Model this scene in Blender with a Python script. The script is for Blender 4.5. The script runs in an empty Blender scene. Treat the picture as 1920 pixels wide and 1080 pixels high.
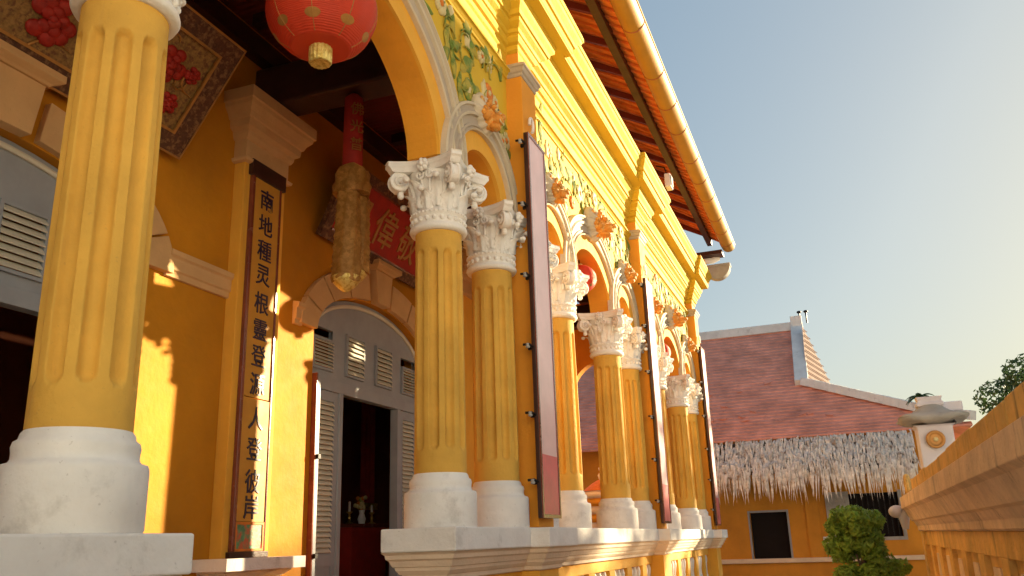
import bpy, math, random
from mathutils import Vector, Matrix, noise
PI=math.pi; cos=math.cos; sin=math.sin
SC=bpy.context.scene; COL=SC.collection
rnd=random.Random(7)

# ------------------------------------------------------------------ materials
def mat(name, col, rough=.75, var=.12, vscale=1.5, bump=.15, bscale=30, stain=0, stcol=None, coat=0, spec=.35, metal=0, col2=None, mixscale=3, mixpos=.5, streak=False, wave=None, sss=0, emit=None, transl=0):
    m=bpy.data.materials.new(name); m.use_nodes=True; nt=m.node_tree; N=nt.nodes; L=nt.links
    b=N['Principled BSDF']; b.inputs['Roughness'].default_value=rough; b.inputs['Metallic'].default_value=metal
    b.inputs['Specular IOR Level'].default_value=spec; b.inputs['Coat Weight'].default_value=coat; b.inputs['Coat Roughness'].default_value=.12
    geo=N.new('ShaderNodeNewGeometry')
    def nz(scale,detail=5,rough_=.6,stretch=None):
        n=N.new('ShaderNodeTexNoise'); n.inputs['Scale'].default_value=scale; n.inputs['Detail'].default_value=detail; n.inputs['Roughness'].default_value=rough_
        if stretch:
            mp=N.new('ShaderNodeMapping'); mp.inputs['Scale'].default_value=stretch; L.new(geo.outputs['Position'],mp.inputs['Vector']); L.new(mp.outputs[0],n.inputs['Vector'])
        else: L.new(geo.outputs['Position'],n.inputs['Vector'])
        return n.outputs['Fac']
    def ramp(f,a,b_,c0=(0,0,0,1),c1=(1,1,1,1)):
        r=N.new('ShaderNodeValToRGB'); r.color_ramp.elements[0].position=a; r.color_ramp.elements[1].position=b_
        r.color_ramp.elements[0].color=c0; r.color_ramp.elements[1].color=c1; L.new(f,r.inputs[0]); return r.outputs['Color']
    def mix(fac,a,b_,typ='MIX'):
        x=N.new('ShaderNodeMix'); x.data_type='RGBA'; x.blend_type=typ
        if isinstance(fac,float): x.inputs[0].default_value=fac
        else: L.new(fac,x.inputs[0])
        for s,v in ((6,a),(7,b_)):
            if isinstance(v,tuple): x.inputs[s].default_value=v
            else: L.new(v,x.inputs[s])
        return x.outputs[2]
    c4=tuple(col)+(1,)
    lo=tuple(max(0,v*(1-var)) for v in col)+(1,); hi=tuple(min(1,v*(1+var*.7)) for v in col)+(1,)
    c=mix(ramp(nz(vscale),.3,.7),lo,hi)
    if col2: c=mix(ramp(nz(mixscale,6,.65),mixpos-.06,mixpos+.06),c,tuple(col2)+(1,))
    if stain:
        sc=tuple(stcol or (.12,.09,.06))+(1,)
        f=ramp(nz(1.0,6,.7,(7,7,.8) if streak else (2.2,2.2,2.2)),.58,.75)
        g=N.new('ShaderNodeMath'); g.operation='MULTIPLY'; g.inputs[1].default_value=stain
        L.new(f,g.inputs[0]); c=mix(g.outputs[0],c,sc)
        f2=ramp(nz(38,3,.6),.66,.74)
        g2=N.new('ShaderNodeMath'); g2.operation='MULTIPLY'; g2.inputs[1].default_value=stain*.7
        L.new(f2,g2.inputs[0]); c=mix(g2.outputs[0],c,sc)
    L.new(c,b.inputs['Base Color'])
    if bump:
        bm=N.new('ShaderNodeBump'); bm.inputs['Strength'].default_value=bump; bm.inputs['Distance'].default_value=.02
        h=nz(bscale,4,.6)
        if wave:
            w=N.new('ShaderNodeTexWave'); w.bands_direction=wave[0]; w.inputs['Scale'].default_value=wave[1]; w.inputs['Distortion'].default_value=wave[2]
            L.new(geo.outputs['Position'],w.inputs['Vector']); h=w.outputs['Fac']
        L.new(h,bm.inputs['Height']); L.new(bm.outputs[0],b.inputs['Normal'])
        if stain or True:
            rr=N.new('ShaderNodeMapRange'); rr.inputs['To Min'].default_value=max(0,rough-.1); rr.inputs['To Max'].default_value=min(1,rough+.1)
            L.new(nz(6),rr.inputs['Value']); L.new(rr.outputs[0],b.inputs['Roughness'])
    if transl:
        t=N.new('ShaderNodeBsdfTranslucent'); L.new(c,t.inputs['Color']); s=N.new('ShaderNodeMixShader'); s.inputs[0].default_value=transl
        L.new(b.outputs[0],s.inputs[1]); L.new(t.outputs[0],s.inputs[2]); L.new(s.outputs[0],N['Material Output'].inputs['Surface'])
    return m
M={}
M['yellow']=mat('yellow_limewash',(.80,.40,.045),.8,.14,1.2,.35,22,stain=.30,stcol=(.42,.24,.06),streak=True)
M['shaft']=mat('yellow_shaft_paint',(.70,.395,.066),.8,.18,1.6,.5,14,stain=.5,stcol=(.45,.26,.07),streak=True)
M['bright']=mat('lemon_limewash',(.66,.43,.028),.8,.10,1.5,.3,24,stain=.2,stcol=(.5,.3,.08),streak=True)
M['orange']=mat('orange_limewash',(.78,.33,.025),.8,.16,1.3,.3,18,stain=.28,stcol=(.45,.2,.04),streak=True)
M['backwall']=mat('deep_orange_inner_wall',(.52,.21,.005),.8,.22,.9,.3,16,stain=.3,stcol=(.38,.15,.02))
M['innercream']=mat('inner_tan_stucco',(.62,.38,.17),.8,.12,2,.3,24,stain=.3,stcol=(.4,.22,.08))
M['pier']=mat('pier_orange_paint',(.80,.33,.03),.8,.1,1.3,.3,20,stain=.2,stcol=(.5,.22,.04))
M['white']=mat('white_limewash',(.84,.80,.75),.8,.10,2.5,.5,12,stain=.6,stcol=(.40,.35,.30))
M['cap']=mat('white_stucco',(.84,.80,.74),.7,.06,5,.35,40,stain=.25,stcol=(.5,.44,.36))
M['grey_mould']=mat('pale_grey_moulding',(.46,.38,.29),.75,.1,3,.3,24,stain=.35,stcol=(.35,.28,.22))
M['archwhite']=mat('ivory_moulding',(.58,.49,.35),.75,.1,3,.3,24,stain=.3,stcol=(.4,.33,.24))
M['cream']=mat('cream_stucco',(.76,.60,.44),.8,.1,2,.3,24,stain=.3,stcol=(.45,.3,.16))
M['greywood']=mat('grey_painted_wood',(.30,.32,.35),.5,.1,4,.12,40,stain=.15,stcol=(.2,.19,.18))
M['slat']=mat('cream_grey_slats',(.62,.58,.47),.5,.06,4,.1,40)
M['darkwood']=mat('dark_lacquered_wood',(.05,.018,.012),.4,.3,4,.15,30)
M['redwood']=mat('dark_red_boards',(.16,.025,.012),.55,.25,2,.25,30,wave=('X',3.5,1.5))
M['redlac']=mat('red_lacquer',(.72,.13,.15),.4,.22,3,.05,60,coat=.25,spec=.4,stain=.25,stcol=(.62,.36,.34))
M['pinkface']=mat('faded_lacquer_sky_sheen',(.86,.54,.56),.35,.12,2.5,.05,60,coat=.5,spec=.5,stain=.25,stcol=(.75,.55,.55),streak=True)  # pink carries the sky's sheen on faded red lacquer as colour
M['blackmetal']=mat('black_iron',(.02,.018,.018),.5,.2,5,.2,50,metal=.6)
M['porcelain']=mat('white_porcelain',(.8,.78,.78),.25,.05,5,.02,50,coat=.5)
M['ink']=mat('dark_blue_ink',(.03,.02,.05),.4,.2,8,.05,50)
M['goldink']=mat('dull_gold_paint',(.42,.20,.05),.4,.2,8,.1,50,metal=.35)
M['boardface']=mat('brown_gold_board',(.56,.27,.035),.6,.15,3,.08,40,coat=0,stain=.2,stcol=(.3,.1,.03))
M['brownlac']=mat('brown_red_lacquer',(.20,.05,.03),.25,.25,4,.05,40,coat=.7)
M['green']=mat('painted_green_leaf',(.15,.22,.035),.75,.35,9,.3,40,col2=(.42,.34,.05),mixscale=5,mixpos=.5)
M['floworange']=mat('painted_orange_petal',(.66,.20,.025),.65,.2,9,.2,40)
M['flowwhite']=mat('painted_cream_petal',(.62,.52,.26),.65,.12,9,.2,40)
M['lion']=mat('painted_orange_lion',(.70,.28,.04),.6,.25,12,.5,45,col2=(.76,.50,.16),mixscale=14,mixpos=.6)
M['lantern']=mat('red_lantern_silk',(.74,.075,.03),.5,.10,3,.3,30,wave=('Z',26,0),transl=.35)
M['lanterngold']=mat('gold_brocade',(.62,.42,.09),.35,.3,30,.35,60,metal=.35,col2=(.75,.6,.2),mixscale=30)
M['penn']=mat('old_gold_cloth',(.50,.25,.06),.5,.25,10,.4,40,col2=(.34,.16,.03),mixscale=14,transl=.2)
M['redcloth']=mat('red_cloth',(.42,.03,.02),.7,.2,6,.2,60)
M['tile']=mat('terracotta_tile',(.36,.12,.055),.8,.3,3,.3,25,stain=.3,stcol=(.10,.05,.04))
M['tileU']=mat('terracotta_underside',(.85,.27,.08),.8,.3,4,.3,25,stain=.3,stcol=(.25,.07,.03))
M['fartile']=mat('weathered_red_tile',(.68,.30,.22),.85,.3,1.4,.5,9,stain=.55,stcol=(.24,.11,.09))
M['ridge']=mat('weathered_white_ridge',(.72,.73,.72),.85,.15,2,.4,12,stain=.55,stcol=(.16,.16,.14))
M['gutter']=mat('ochre_gutter',(.44,.23,.025),.6,.12,3,.1,30,stain=.4,stcol=(.32,.15,.04))
M['thatch']=mat('dry_palm_thatch',(.80,.75,.66),.9,.35,6,.3,40,col2=(.34,.25,.17),mixscale=4,mixpos=.60)
M['weather']=mat('weathered_yellow_coping',(.80,.50,.15),.85,.3,3,.8,12,stain=1.0,stcol=(.12,.08,.045),streak=True)
M['weatherp']=mat('weathered_pink_coping',(.82,.63,.44),.85,.25,2.5,.8,12,stain=.9,stcol=(.16,.10,.06),streak=True)
M['farwall']=mat('far_ochre_wall',(.62,.27,.03),.85,.18,1.0,.2,14,stain=.35,stcol=(.35,.16,.04),streak=True)
M['pale']=mat('pale_blue_grey_bounce_wall',(.62,.70,.80),.85,.08,1.0,.3,10,stain=.2,stcol=(.5,.42,.32),streak=True)
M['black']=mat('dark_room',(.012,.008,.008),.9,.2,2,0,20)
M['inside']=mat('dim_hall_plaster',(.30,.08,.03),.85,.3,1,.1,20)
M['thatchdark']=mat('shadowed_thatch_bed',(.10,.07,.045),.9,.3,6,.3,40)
M['trunk']=mat('bark',(.13,.09,.06),.9,.3,6,.5,20)
M['leafA']=mat('bright_topiary_leaf',(.24,.38,.05),.5,.55,9,0,20,transl=.35)
M['leafB']=mat('tree_leaf',(.05,.10,.03),.55,.4,5,0,20,transl=.2)
M['grey']=mat('grey_cement',(.36,.35,.33),.85,.2,3,.4,14,stain=.5,stcol=(.14,.13,.11))
M['brass']=mat('brass',(.6,.4,.12),.3,.1,5,.05,30,metal=.9)
M['soil']=mat('paving',(.42,.35,.28),.85,.2,.8,.3,6,stain=.4,stcol=(.15,.12,.10))
M['inner_floor']=mat('veranda_tiles',(.66,.48,.30),.5,.15,2,.1,10)
M['paleblue']=mat('pale_paint',(.62,.60,.66),.6,.1,3,.1,20)
M['panelgreen']=mat('green_painted_panel',(.10,.28,.14),.4,.4,12,.1,30,col2=(.5,.12,.06),mixscale=9)

# frieze brocade: gold ground with dark red patches
def brocade(name,gold,red,scale=5,pos=.52):
    return mat(name,gold,.6,.35,28,.3,50,col2=red,mixscale=scale,mixpos=pos)
M['goldground']=brocade('gold_carved_ground',(.30,.17,.05),(.16,.07,.03),26,.55)
M['peony']=mat('red_peony_paint',(.36,.02,.012),.5,.3,10,.3,30)
M['border']=brocade('carved_dark_border',(.10,.04,.02),(.24,.12,.05),18,.55)

# ------------------------------------------------------------------ mesh builder
class MB:
    def __init__(s): s.v=[]; s.f=[]; s.m=[]; s.mats=[]; s.cur=0; s.sm=set(); s.smooth=False
    def use(s,name,smooth=None):
        if name not in s.mats: s.mats.append(name)
        s.cur=s.mats.index(name)
        if smooth is not None: s.smooth=smooth
        return s
    def add(s,vs,fs,T=None):
        o=len(s.v)
        s.v.extend([tuple(T@Vector(p)) if T is not None else tuple(p) for p in vs])
        for f in fs:
            if s.smooth: s.sm.add(len(s.f))
            s.f.append([i+o for i in f]); s.m.append(s.cur)
    def box(s,x0,x1,y0,y1,z0,z1,T=None):
        s.add([(x0,y0,z0),(x1,y0,z0),(x1,y1,z0),(x0,y1,z0),(x0,y0,z1),(x1,y0,z1),(x1,y1,z1),(x0,y1,z1)],
              [(0,3,2,1),(4,5,6,7),(0,1,5,4),(1,2,6,5),(2,3,7,6),(3,0,4,7)],T)
    def loft(s,rings,cap=True,closed=True,T=None):
        n=len(rings[0]); vs=[p for r in rings for p in r]; fs=[]
        for i in range(len(rings)-1):
            for j in range(n if closed else n-1):
                k=(j+1)%n; fs.append((i*n+j,i*n+k,(i+1)*n+k,(i+1)*n+j))
        s.add(vs,fs,T)
        if cap:
            sm=s.smooth; s.smooth=False
            s.add(rings[0],[tuple(range(n))[::-1]],T); s.add(rings[-1],[tuple(range(n))],T); s.smooth=sm
    def lathe(s,cx,cy,prof,n=32,cap=True,T=None):
        s.loft([[(cx+r*cos(2*PI*j/n),cy+r*sin(2*PI*j/n),z) for j in range(n)] for r,z in prof],cap,True,T)
    def frustum(s,x0,x1,y0,y1,prof,T=None):   # rectangle expanded by e at each z
        s.loft([[(x0-e,y0-e,z),(x1+e,y0-e,z),(x1+e,y1+e,z),(x0-e,y1+e,z)] for e,z in prof],True,True,T)
    def extr(s,prof,a0,a1,axis='X',T=None):   # profile in the other two coords, extruded along axis
        if axis=='X': r=lambda a:[(a,p,q) for p,q in prof]
        elif axis=='Y': r=lambda a:[(p,a,q) for p,q in prof]
        else: r=lambda a:[(p,q,a) for p,q in prof]
        s.loft([r(a0),r(a1)],True,True,T)
    def tube(s,pts,rad,n=8,cap=True,T=None):
        P=[Vector(p) for p in pts]; rings=[]; up=Vector((0,0,1)); prev=None
        for i,p in enumerate(P):
            d=(P[min(i+1,len(P)-1)]-P[max(i-1,0)]).normalized()
            if prev is None:
                a=d.cross(up)
                if a.length<.1: a=d.cross(Vector((1,0,0)))
                a.normalize()
            else:
                a=(prev-d*prev.dot(d)).normalized()
            prev=a; b=d.cross(a); r=rad[i] if isinstance(rad,(list,tuple)) else rad
            rings.append([tuple(p+a*(r*cos(2*PI*j/n))+b*(r*sin(2*PI*j/n))) for j in range(n)])
        s.loft(rings,cap,True,T)
    def ball(s,c,r,nu=14,nv=9,T=None,f=None):
        rx,ry,rz=(r,r,r) if not isinstance(r,(tuple,list)) else r; rings=[]
        for i in range(nv+1):
            t=PI*i/nv; q=max(sin(t),1e-3)
            ring=[]
            for j in range(nu):
                d=Vector((q*cos(2*PI*j/nu),q*sin(2*PI*j/nu),-cos(t)))
                k=f(d) if f else 1
                ring.append((c[0]+rx*d.x*k,c[1]+ry*d.y*k,c[2]+rz*d.z*k))
            rings.append(ring)
        s.loft(rings,True,True,T)
    def poly3(s,pts,thick,T=None): # flat polygon (XZ local), extruded in Y
        n=len(pts); s.add([(x,0,z) for x,z in pts]+[(x,thick,z) for x,z in pts],
            [tuple(range(n)),tuple(range(2*n-1,n-1,-1))]+[(i,i+n,(i+1)%n+n,(i+1)%n) for i in range(n)],T)
    def build(s,name,parent=None,loc=None,bevel=0,kind=None):
        me=bpy.data.meshes.new(name); me.from_pydata(s.v,[],s.f); me.update()
        for k in s.mats: me.materials.append(M[k])
        me.polygons.foreach_set('material_index',s.m)
        me.polygons.foreach_set('use_smooth',[i in s.sm for i in range(len(s.f))]); me.update()
        o=bpy.data.objects.new(name,me); COL.objects.link(o)
        if parent: o.parent=parent
        if loc: o.location=loc
        if bevel:
            b=o.modifiers.new('bevel','BEVEL'); b.width=bevel; b.segments=2; b.limit_method='ANGLE'; b.angle_limit=math.radians(50)
        if kind: o['kind']=kind
        return o
def B(m,smooth=False):
    b=MB(); b.use(m,smooth); return b
def tag(o,label=None,cat=None,group=None,kind=None):
    if label: o['label']=label
    if cat: o['category']=cat
    if group: o['group']=group
    if kind: o['kind']=kind
    return o
def empty(name,loc=(0,0,0),rz=0):
    o=bpy.data.objects.new(name,None); COL.objects.link(o); o.location=loc; o.rotation_euler=(0,0,rz); o.empty_display_size=.2; return o
def copy_tree(o,parent=None):
    c=o.copy(); COL.objects.link(c); c.parent=parent
    for ch in [x for x in list(SC.objects) if x.parent is o]: copy_tree(ch,c)
    return c
def glyph(mb,ch,size,T,depth=.008):
    c=bpy.data.curves.new('glyph','FONT'); c.body=ch; c.size=size; c.align_x='CENTER'; c.align_y='CENTER'; c.extrude=depth; c.offset=.006*size; c.resolution_u=3
    o=bpy.data.objects.new('glyph',c); COL.objects.link(o); bpy.context.view_layer.update()
    me=bpy.data.meshes.new_from_object(o.evaluated_get(bpy.context.evaluated_depsgraph_get()))
    vs=[tuple(v.co) for v in me.vertices]; fs=[tuple(p.vertices) for p in me.polygons]
    if vs:
        cx=(min(v[0] for v in vs)+max(v[0] for v in vs))/2; cy=(min(v[1] for v in vs)+max(v[1] for v in vs))/2
        vs=[(v[0]-cx,v[1]-cy,v[2]) for v in vs]
    mb.add(vs,fs,T)
    bpy.data.objects.remove(o); bpy.data.meshes.remove(me); bpy.data.curves.remove(c)

# ------------------------------------------------------------------ key numbers
ZT=1.635; ZSB=2.075; ZST=4.25; ZCT=4.893
XC=dict(N0=1.64,N=2.945,A=6.737,B=8.038,C1=8.983,C2=10.285,D=12.823,E=14.125,F1=15.07,F2=16.371,G=18.91,H=20.212)
XP=[1.17,8.51,14.60,20.72]
WY=-.15      # arcade wall front face
PY=-.34      # pier front face
BACK=2.5     # back wall face

# ------------------------------------------------------------------ ground
g=B('soil'); g.box(-60,160,-90,90,-.3,0); tag(g.build('ground'),kind='structure')

# ------------------------------------------------------------------ temple
T0=empty('temple_hall',(0,0,0))
tag(T0,'long yellow temple hall with arched veranda, white column capitals and tiled eaves','temple')

# ---- column
def shaft_mesh():
    b=B('shaft',True); nth=320; rows=[]
    zs=[ZSB]+[ZSB+.16+.16*i/10 for i in range(11)]+[ZSB+.32+(ZST-.24-ZSB-.32)*i/10 for i in range(1,10)]+[ZST-.34+.16*i/10 for i in range(11)]+[ZST]
    zs=sorted(set(round(z,4) for z in zs))
    z0=ZSB+.2; z1=ZST-.2; hw=.043
    for z in zs:
        t=(z-ZSB)/(ZST-ZSB); R=.224-.012*t+.004*sin(PI*t)
        ring=[]
        for j in range(nth):
            a=2*PI*j/nth+.0; k=(a*10/(2*PI)+.17)%1.0; x=(k-.5)*2*PI/10*R   # arc distance to flute centre
            # rounded ends
            dz=0
            if z<z0+hw: dz=(z0+hw)-z
            elif z>z1-hw: dz=z-(z1-hw)
            q=math.sqrt(x*x+dz*dz)/hw if dz<hw*1.2 else 2
            d=.045*math.sqrt(max(0,1-q**2.4)) if q<1 else 0
            r=R-d; ring.append((r*cos(a),r*sin(a),z))
        rows.append(ring)
    b.loft(rows,False); return b
def base_mesh():
    b=B('white',True)
    b.lathe(0,0,[(.30,ZT-.004),(.307,ZT+.01),(.308,ZT+.27),(.302,ZT+.292),(.272,ZT+.302),(.262,ZT+.318),(.262,ZT+.345),(.266,ZT+.37),(.260,ZT+.392),(.242,ZT+.405),(.236,ZT+.43),(.226,ZT+.443)],64)
    return b
def capital_mesh():
    b=B('cap',True)
    # neck rings and bell
    b.lathe(0,0,[(.225,ZST-.02),(.255,ZST-.012),(.268,ZST+.012),(.262,ZST+.035),(.243,ZST+.045),(.238,ZST+.055),(.236,ZST+.125),(.252,ZST+.135),(.258,ZST+.152),(.250,ZST+.168),(.232,ZST+.175),(.232,ZST+.30),(.245,ZST+.42),(.285,ZST+.54),(.29,ZST+.55)],48)
    # bead and frieze ornament on the neck
    for i in range(22):
        a=2*PI*i/22; b.ball((.243*cos(a),.243*sin(a),ZST+.09),(.022,.022,.026),8,5)
    for i in range(40):
        a=2*PI*i/40; b.ball((.252*cos(a),.252*sin(a),ZST+.152),.015,6,4)
    # acanthus leaves
    def leaf(a,z0,h,w,r0,curl,lobes=3.5):
        ns=9; nt=13; rows=[]
        for i in range(nt):
            t=i/(nt-1); row=[]
            ww=w*(.55+.6*sin(PI*min(1,t*.95)**.8))*(1-.55*max(0,t-.7)/.3)*(1+.16*sin(t*lobes*2*PI))
            out=curl*(max(0,t-.45)/.55)**2
            zz=z0+h*(t-.55*max(0,t-.72)**1.3*1.6)
            for j in range(ns):
                s=(j/(ns-1)-.5)*2
                rr=r0+out+.026*(1-abs(s))+.012*cos(s*PI*3)-.03*s*s*t+.03*t
                aa=a+s*ww/.25
                row.append((rr*cos(aa),rr*sin(aa),zz-.03*s*s*h))
            rows.append(row)
        b.loft(rows,False,False)
        back=[[(p[0]*.93,p[1]*.93,p[2]-.004) for p in r] for r in rows]
        b.loft([r[::-1] for r in back],False,False)
        tip=rows[-1][ns//2]; b.ball((tip[0],tip[1],tip[2]-.012),(.034,.034,.028),8,5)
    for i in range(8): leaf(2*PI*i/8,ZST+.175,.20,.075,.222,.075)
    for i in range(8): leaf(2*PI*(i+.5)/8,ZST+.20,.30,.072,.225,.10)
    # corner volutes
    for k in range(4):
        a=PI/4+k*PI/2; rad=Vector((cos(a),sin(a),0)); tan=Vector((-sin(a),cos(a),0)); c=rad*.385+Vector((0,0,ZST+.455))
        for sd in (-1,1):
            pts=[];rr=[]
            for i in range(42):
                t=i/41; th=PI*.62-t*2*PI*2.1; r=.088*(1-t)**.85+.006
                p=c+rad*(r*cos(th))+Vector((0,0,r*sin(th)))+tan*(sd*(.030+.030*t))
                pts.append(p); rr.append(.017-.007*t)
            # stalk from bell
            st=[rad*.235+Vector((0,0,ZST+.30))+tan*sd*.03, rad*.27+Vector((0,0,ZST+.42))+tan*sd*.03, rad*.32+Vector((0,0,ZST+.515))+tan*sd*.03]
            b.tube(st+pts,[.022]*3+rr,7)
            b.ball(tuple(c+tan*sd*.058),.022,8,6)
        Tm=Matrix.Translation(c)@Matrix(((rad.x,tan.x,0,0),(rad.y,tan.y,0,0),(0,0,1,0),(0,0,0,1)))
        n=20; b.loft([[(.088*cos(2*PI*j/n),y,.088*sin(2*PI*j/n)) for j in range(n)] for y in (-.04,.04)],True,True,Tm)
        leafdrop=c+Vector((0,0,-.10)); b.ball(tuple(leafdrop-rad*.02),(.03,.03,.045),8,6)
        # mid-face scroll pair and rosette
        a2=k*PI/2; rad2=Vector((cos(a2),sin(a2),0)); tan2=Vector((-sin(a2),cos(a2),0))
        for sd in (-1,1):
            pts=[]
            for i in range(22):
                t=i/21; th=PI*.5+sd*0-t*2*PI*1.3; r=.045*(1-t)+.006
                pts.append(rad2*(.285)+tan2*(sd*(.055+r*cos(th)*-1))+Vector((0,0,ZST+.495+r*sin(th))))
            b.tube([rad2*.25+tan2*sd*.03+Vector((0,0,ZST+.34))]+pts,.013,6)
        for i in range(7):
            aa=2*PI*i/7; p=rad2*.335+tan2*(.04*cos(aa))+Vector((0,0,ZST+.575+.04*sin(aa))); b.ball(tuple(p),.026,8,6)
        b.ball(tuple(rad2*.36+Vector((0,0,ZST+.575))),.026,8,6)
    # abacus, concave sided with cut corners
    def ab(scale,z):
        out=[]
        for k in range(4):
            a=PI/4+k*PI/2; c0=Vector((cos(a),sin(a)))*.50*scale; t=Vector((-sin(a),cos(a)))*.05
            nx=PI/4+(k+1)*PI/2; c1=Vector((cos(nx),sin(nx)))*.50*scale; t1=Vector((-sin(nx),cos(nx)))*.05
            p0=c0+t; p1=c1-t1; mid=Vector((cos(a+PI/4),sin(a+PI/4)))*.288*scale
            out.append((c0-t)); 
            for i in range(9):
                u=i/8; q=p0*(1-u)**2+(mid*2-(p0+p1)*.5)*2*u*(1-u)+p1*u*u
                out.append(q)
        return [(p.x,p.y,z) for p in out]
    b.smooth=False
    b.loft([ab(.90,ZST+.545),ab(.93,ZST+.56),ab(.96,ZST+.585),ab(1.0,ZST+.60),ab(1.0,ZST+.625),ab(.985,ZST+.632),ab(1.01,ZST+.643)])
    return b
col0=shaft_mesh().build('column',T0); bs=base_mesh().build('column_base',col0); cp=capital_mesh().build('capital',col0)
col0.location=(XC['N'],0,-.04)
for k,x in XC.items():
    if k=='N': continue
    c=copy_tree(col0,T0); c.location=(x,0,-.04 if k=='N0' else 0); c.rotation_euler=(0,0,0)

# ---- arches: (centre, half span a, rise b)
ARCH=[((XC['N0']+XC['N'])/2,.50,.42),((XC['N']+XC['A'])/2,1.56,1.05),((XC['A']+XC['B'])/2,.50,.42),
      ((XC['C1']+XC['C2'])/2,.50,.45),((XC['C2']+XC['D'])/2,.99,.64),((XC['D']+XC['E'])/2,.50,.45),
      ((XC['F1']+XC['F2'])/2,.50,.45),((XC['F2']+XC['G'])/2,.99,.64),((XC['G']+XC['H'])/2,.50,.45)]
ZW=7.2; Y1=.15; X0=.9; X1=20.98
def zlow(x):
    for c,a,bb in ARCH:
        if abs(x-c)<a: return ZCT+bb*math.sqrt(max(0,1-((x-c)/a)**2))
    return ZCT
w=B('bright')
xs=[X0,X1]
for c,a,bb in ARCH:
    n=44 if a>.6 else 28
    xs+= [c-a*cos(PI*i/n) for i in range(n+1)]
xs=sorted(xs)
for i in range(len(xs)-1):
    xa,xb=xs[i],xs[i+1]
    if xb-xa<1e-5: continue
    e=1e-7; za=zlow(xa+e) ; zb=zlow(xb-e)
    if abs(za-ZCT)<1e-3 and abs(zb-ZCT)<1e-3: za=zb=ZCT
    w.smooth=False
    w.add([(xa,WY,za),(xb,WY,zb),(xb,WY,ZW),(xa,WY,ZW)],[(0,1,2,3)])
    w.use('orange'); w.add([(xa,Y1,za),(xb,Y1,zb),(xb,Y1,ZW),(xa,Y1,ZW)],[(3,2,1,0)])
    w.add([(xa,WY,za),(xb,WY,zb),(xb,Y1,zb),(xa,Y1,za)],[(3,2,1,0)]); w.use('bright')
w.add([(X0,WY,ZCT),(X0,Y1,ZCT),(X0,Y1,ZW),(X0,WY,ZW)],[(0,1,2,3)]); w.add([(X1,WY,ZCT),(X1,Y1,ZCT),(X1,Y1,ZW),(X1,WY,ZW)],[(3,2,1,0)])
w.add([(X0,WY,ZW),(X1,WY,ZW),(X1,Y1,ZW),(X0,Y1,ZW)],[(0,1,2,3)])
w.build('arcade_wall',T0)
def archivolt(c,a,bb,widths,name):
    # widths: list of (offset outward, protrusion) profile points
    b=B('yellow'); n=48 if a>.6 else 30
    def ring(off,pro):
        out=[]
        for i in range(n+1):
            t=PI*i/n; nx,nz=cos(t)/a,sin(t)/bb; l=math.hypot(nx,nz); nx/=l; nz/=l
            if i in(0,n): nx,nz=(1 if i==0 else -1),0
            out.append((c+a*cos(t)+nx*off,WY-pro,ZCT+bb*sin(t)+nz*off))
        return out
    prs=[(o,p,m) for o,p,m in widths]
    for (o0,p0,m0),(o1,p1,m1) in zip(prs,prs[1:]):
        b.use(m1,o1-o0>.011 and abs(p1-p0)<.03); r0,r1=ring(o0,p0),ring(o1,p1)
        b.loft([r1,r0],False,False)
    return b.build(name,T0)
gm='grey_mould'
for c,a,bb in ARCH:
    k=1.62 if a>1.2 else (1.45 if a>.6 else 1.42); ap=0 if a>.6 else .012
    W=[(.0,.0,'yellow'),(.0,.03+ap,'yellow'),(.135*k,.03+ap,'yellow'),(.135*k,.075+ap,'archwhite'),(.145*k,.085,'archwhite'),(.155*k,.055,gm),(.16*k,.055,gm),(.165*k,.07,gm),(.18*k,.07,gm),(.185*k,.052,gm),(.24*k,.052,gm),(.245*k,.08,'archwhite'),(.265*k,.085,'archwhite'),(.28*k,.06,gm),(.31*k,.06,gm),(.315*k,.08,'archwhite'),(.335*k,.075,'archwhite'),(.34*k,0,'archwhite')]
    W=[(o_,(p_+ap if 0<p_ and i_>3 else p_),m_) for i_,(o_,p_,m_) in enumerate(W)]; archivolt(c,a,bb,W,'archivolt')

# ---- piers
def pier(x):
    b=B('pier'); hw=.24
    b.box(x-hw,x+hw,PY,.26,ZT+.003,6.66)
    o=b.build('pier',T0,bevel=.008)
    b=B('grey_mould'); b.frustum(x-hw,x+hw,PY,WY+.05,[(.003,6.66),(.012,6.675),(.012,6.70),(.03,6.715),(.045,6.76),(.06,6.77),(.06,6.80),(.03,6.815),(.02,6.83),(.003,6.835)]); b.build('pier_band',o)
    b=B('pier'); b.box(x-hw+.03,x+hw-.03,PY+.04,WY+.05,6.832,7.12); b.build('pier_neck',o)
    return o
for x in XP[1:]: pier(x)
pier(XP[0])

# ---- string course and cornice
CP=[(.0,6.98),(.02,7.0),(.02,7.06),(.05,7.075),(.07,7.11),(.07,7.14),(.09,7.15),(.10,7.19),(.15,7.23),(.155,7.27),(.18,7.275),(.19,7.33),(.23,7.38),(.235,7.43),(.245,7.44),(.25,7.47),(.40,7.49),(.40,7.52),(.41,7.53),(.41,7.62),(.44,7.63),(.45,7.68),(.50,7.74),(.515,7.78),(.53,7.79),(.53,7.85),(.52,7.86),(.52,7.88)]
def prof(base,extra=0): return [(base-o,z) for o,z in CP]+[(WY+.02,7.88),(WY+.02,6.98)]
b=B('bright'); b.extr(prof(WY-.002),X0,X1,'X'); 
b.extr([(WY-.001,6.655),(WY-.02,6.66),(WY-.02,6.69),(WY-.05,6.72),(WY-.07,6.725),(WY-.07,6.75),(WY-.03,6.77),(WY-.001,6.775)],X0,X1,'X')
cor=b.build('cornice',T0)
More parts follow.
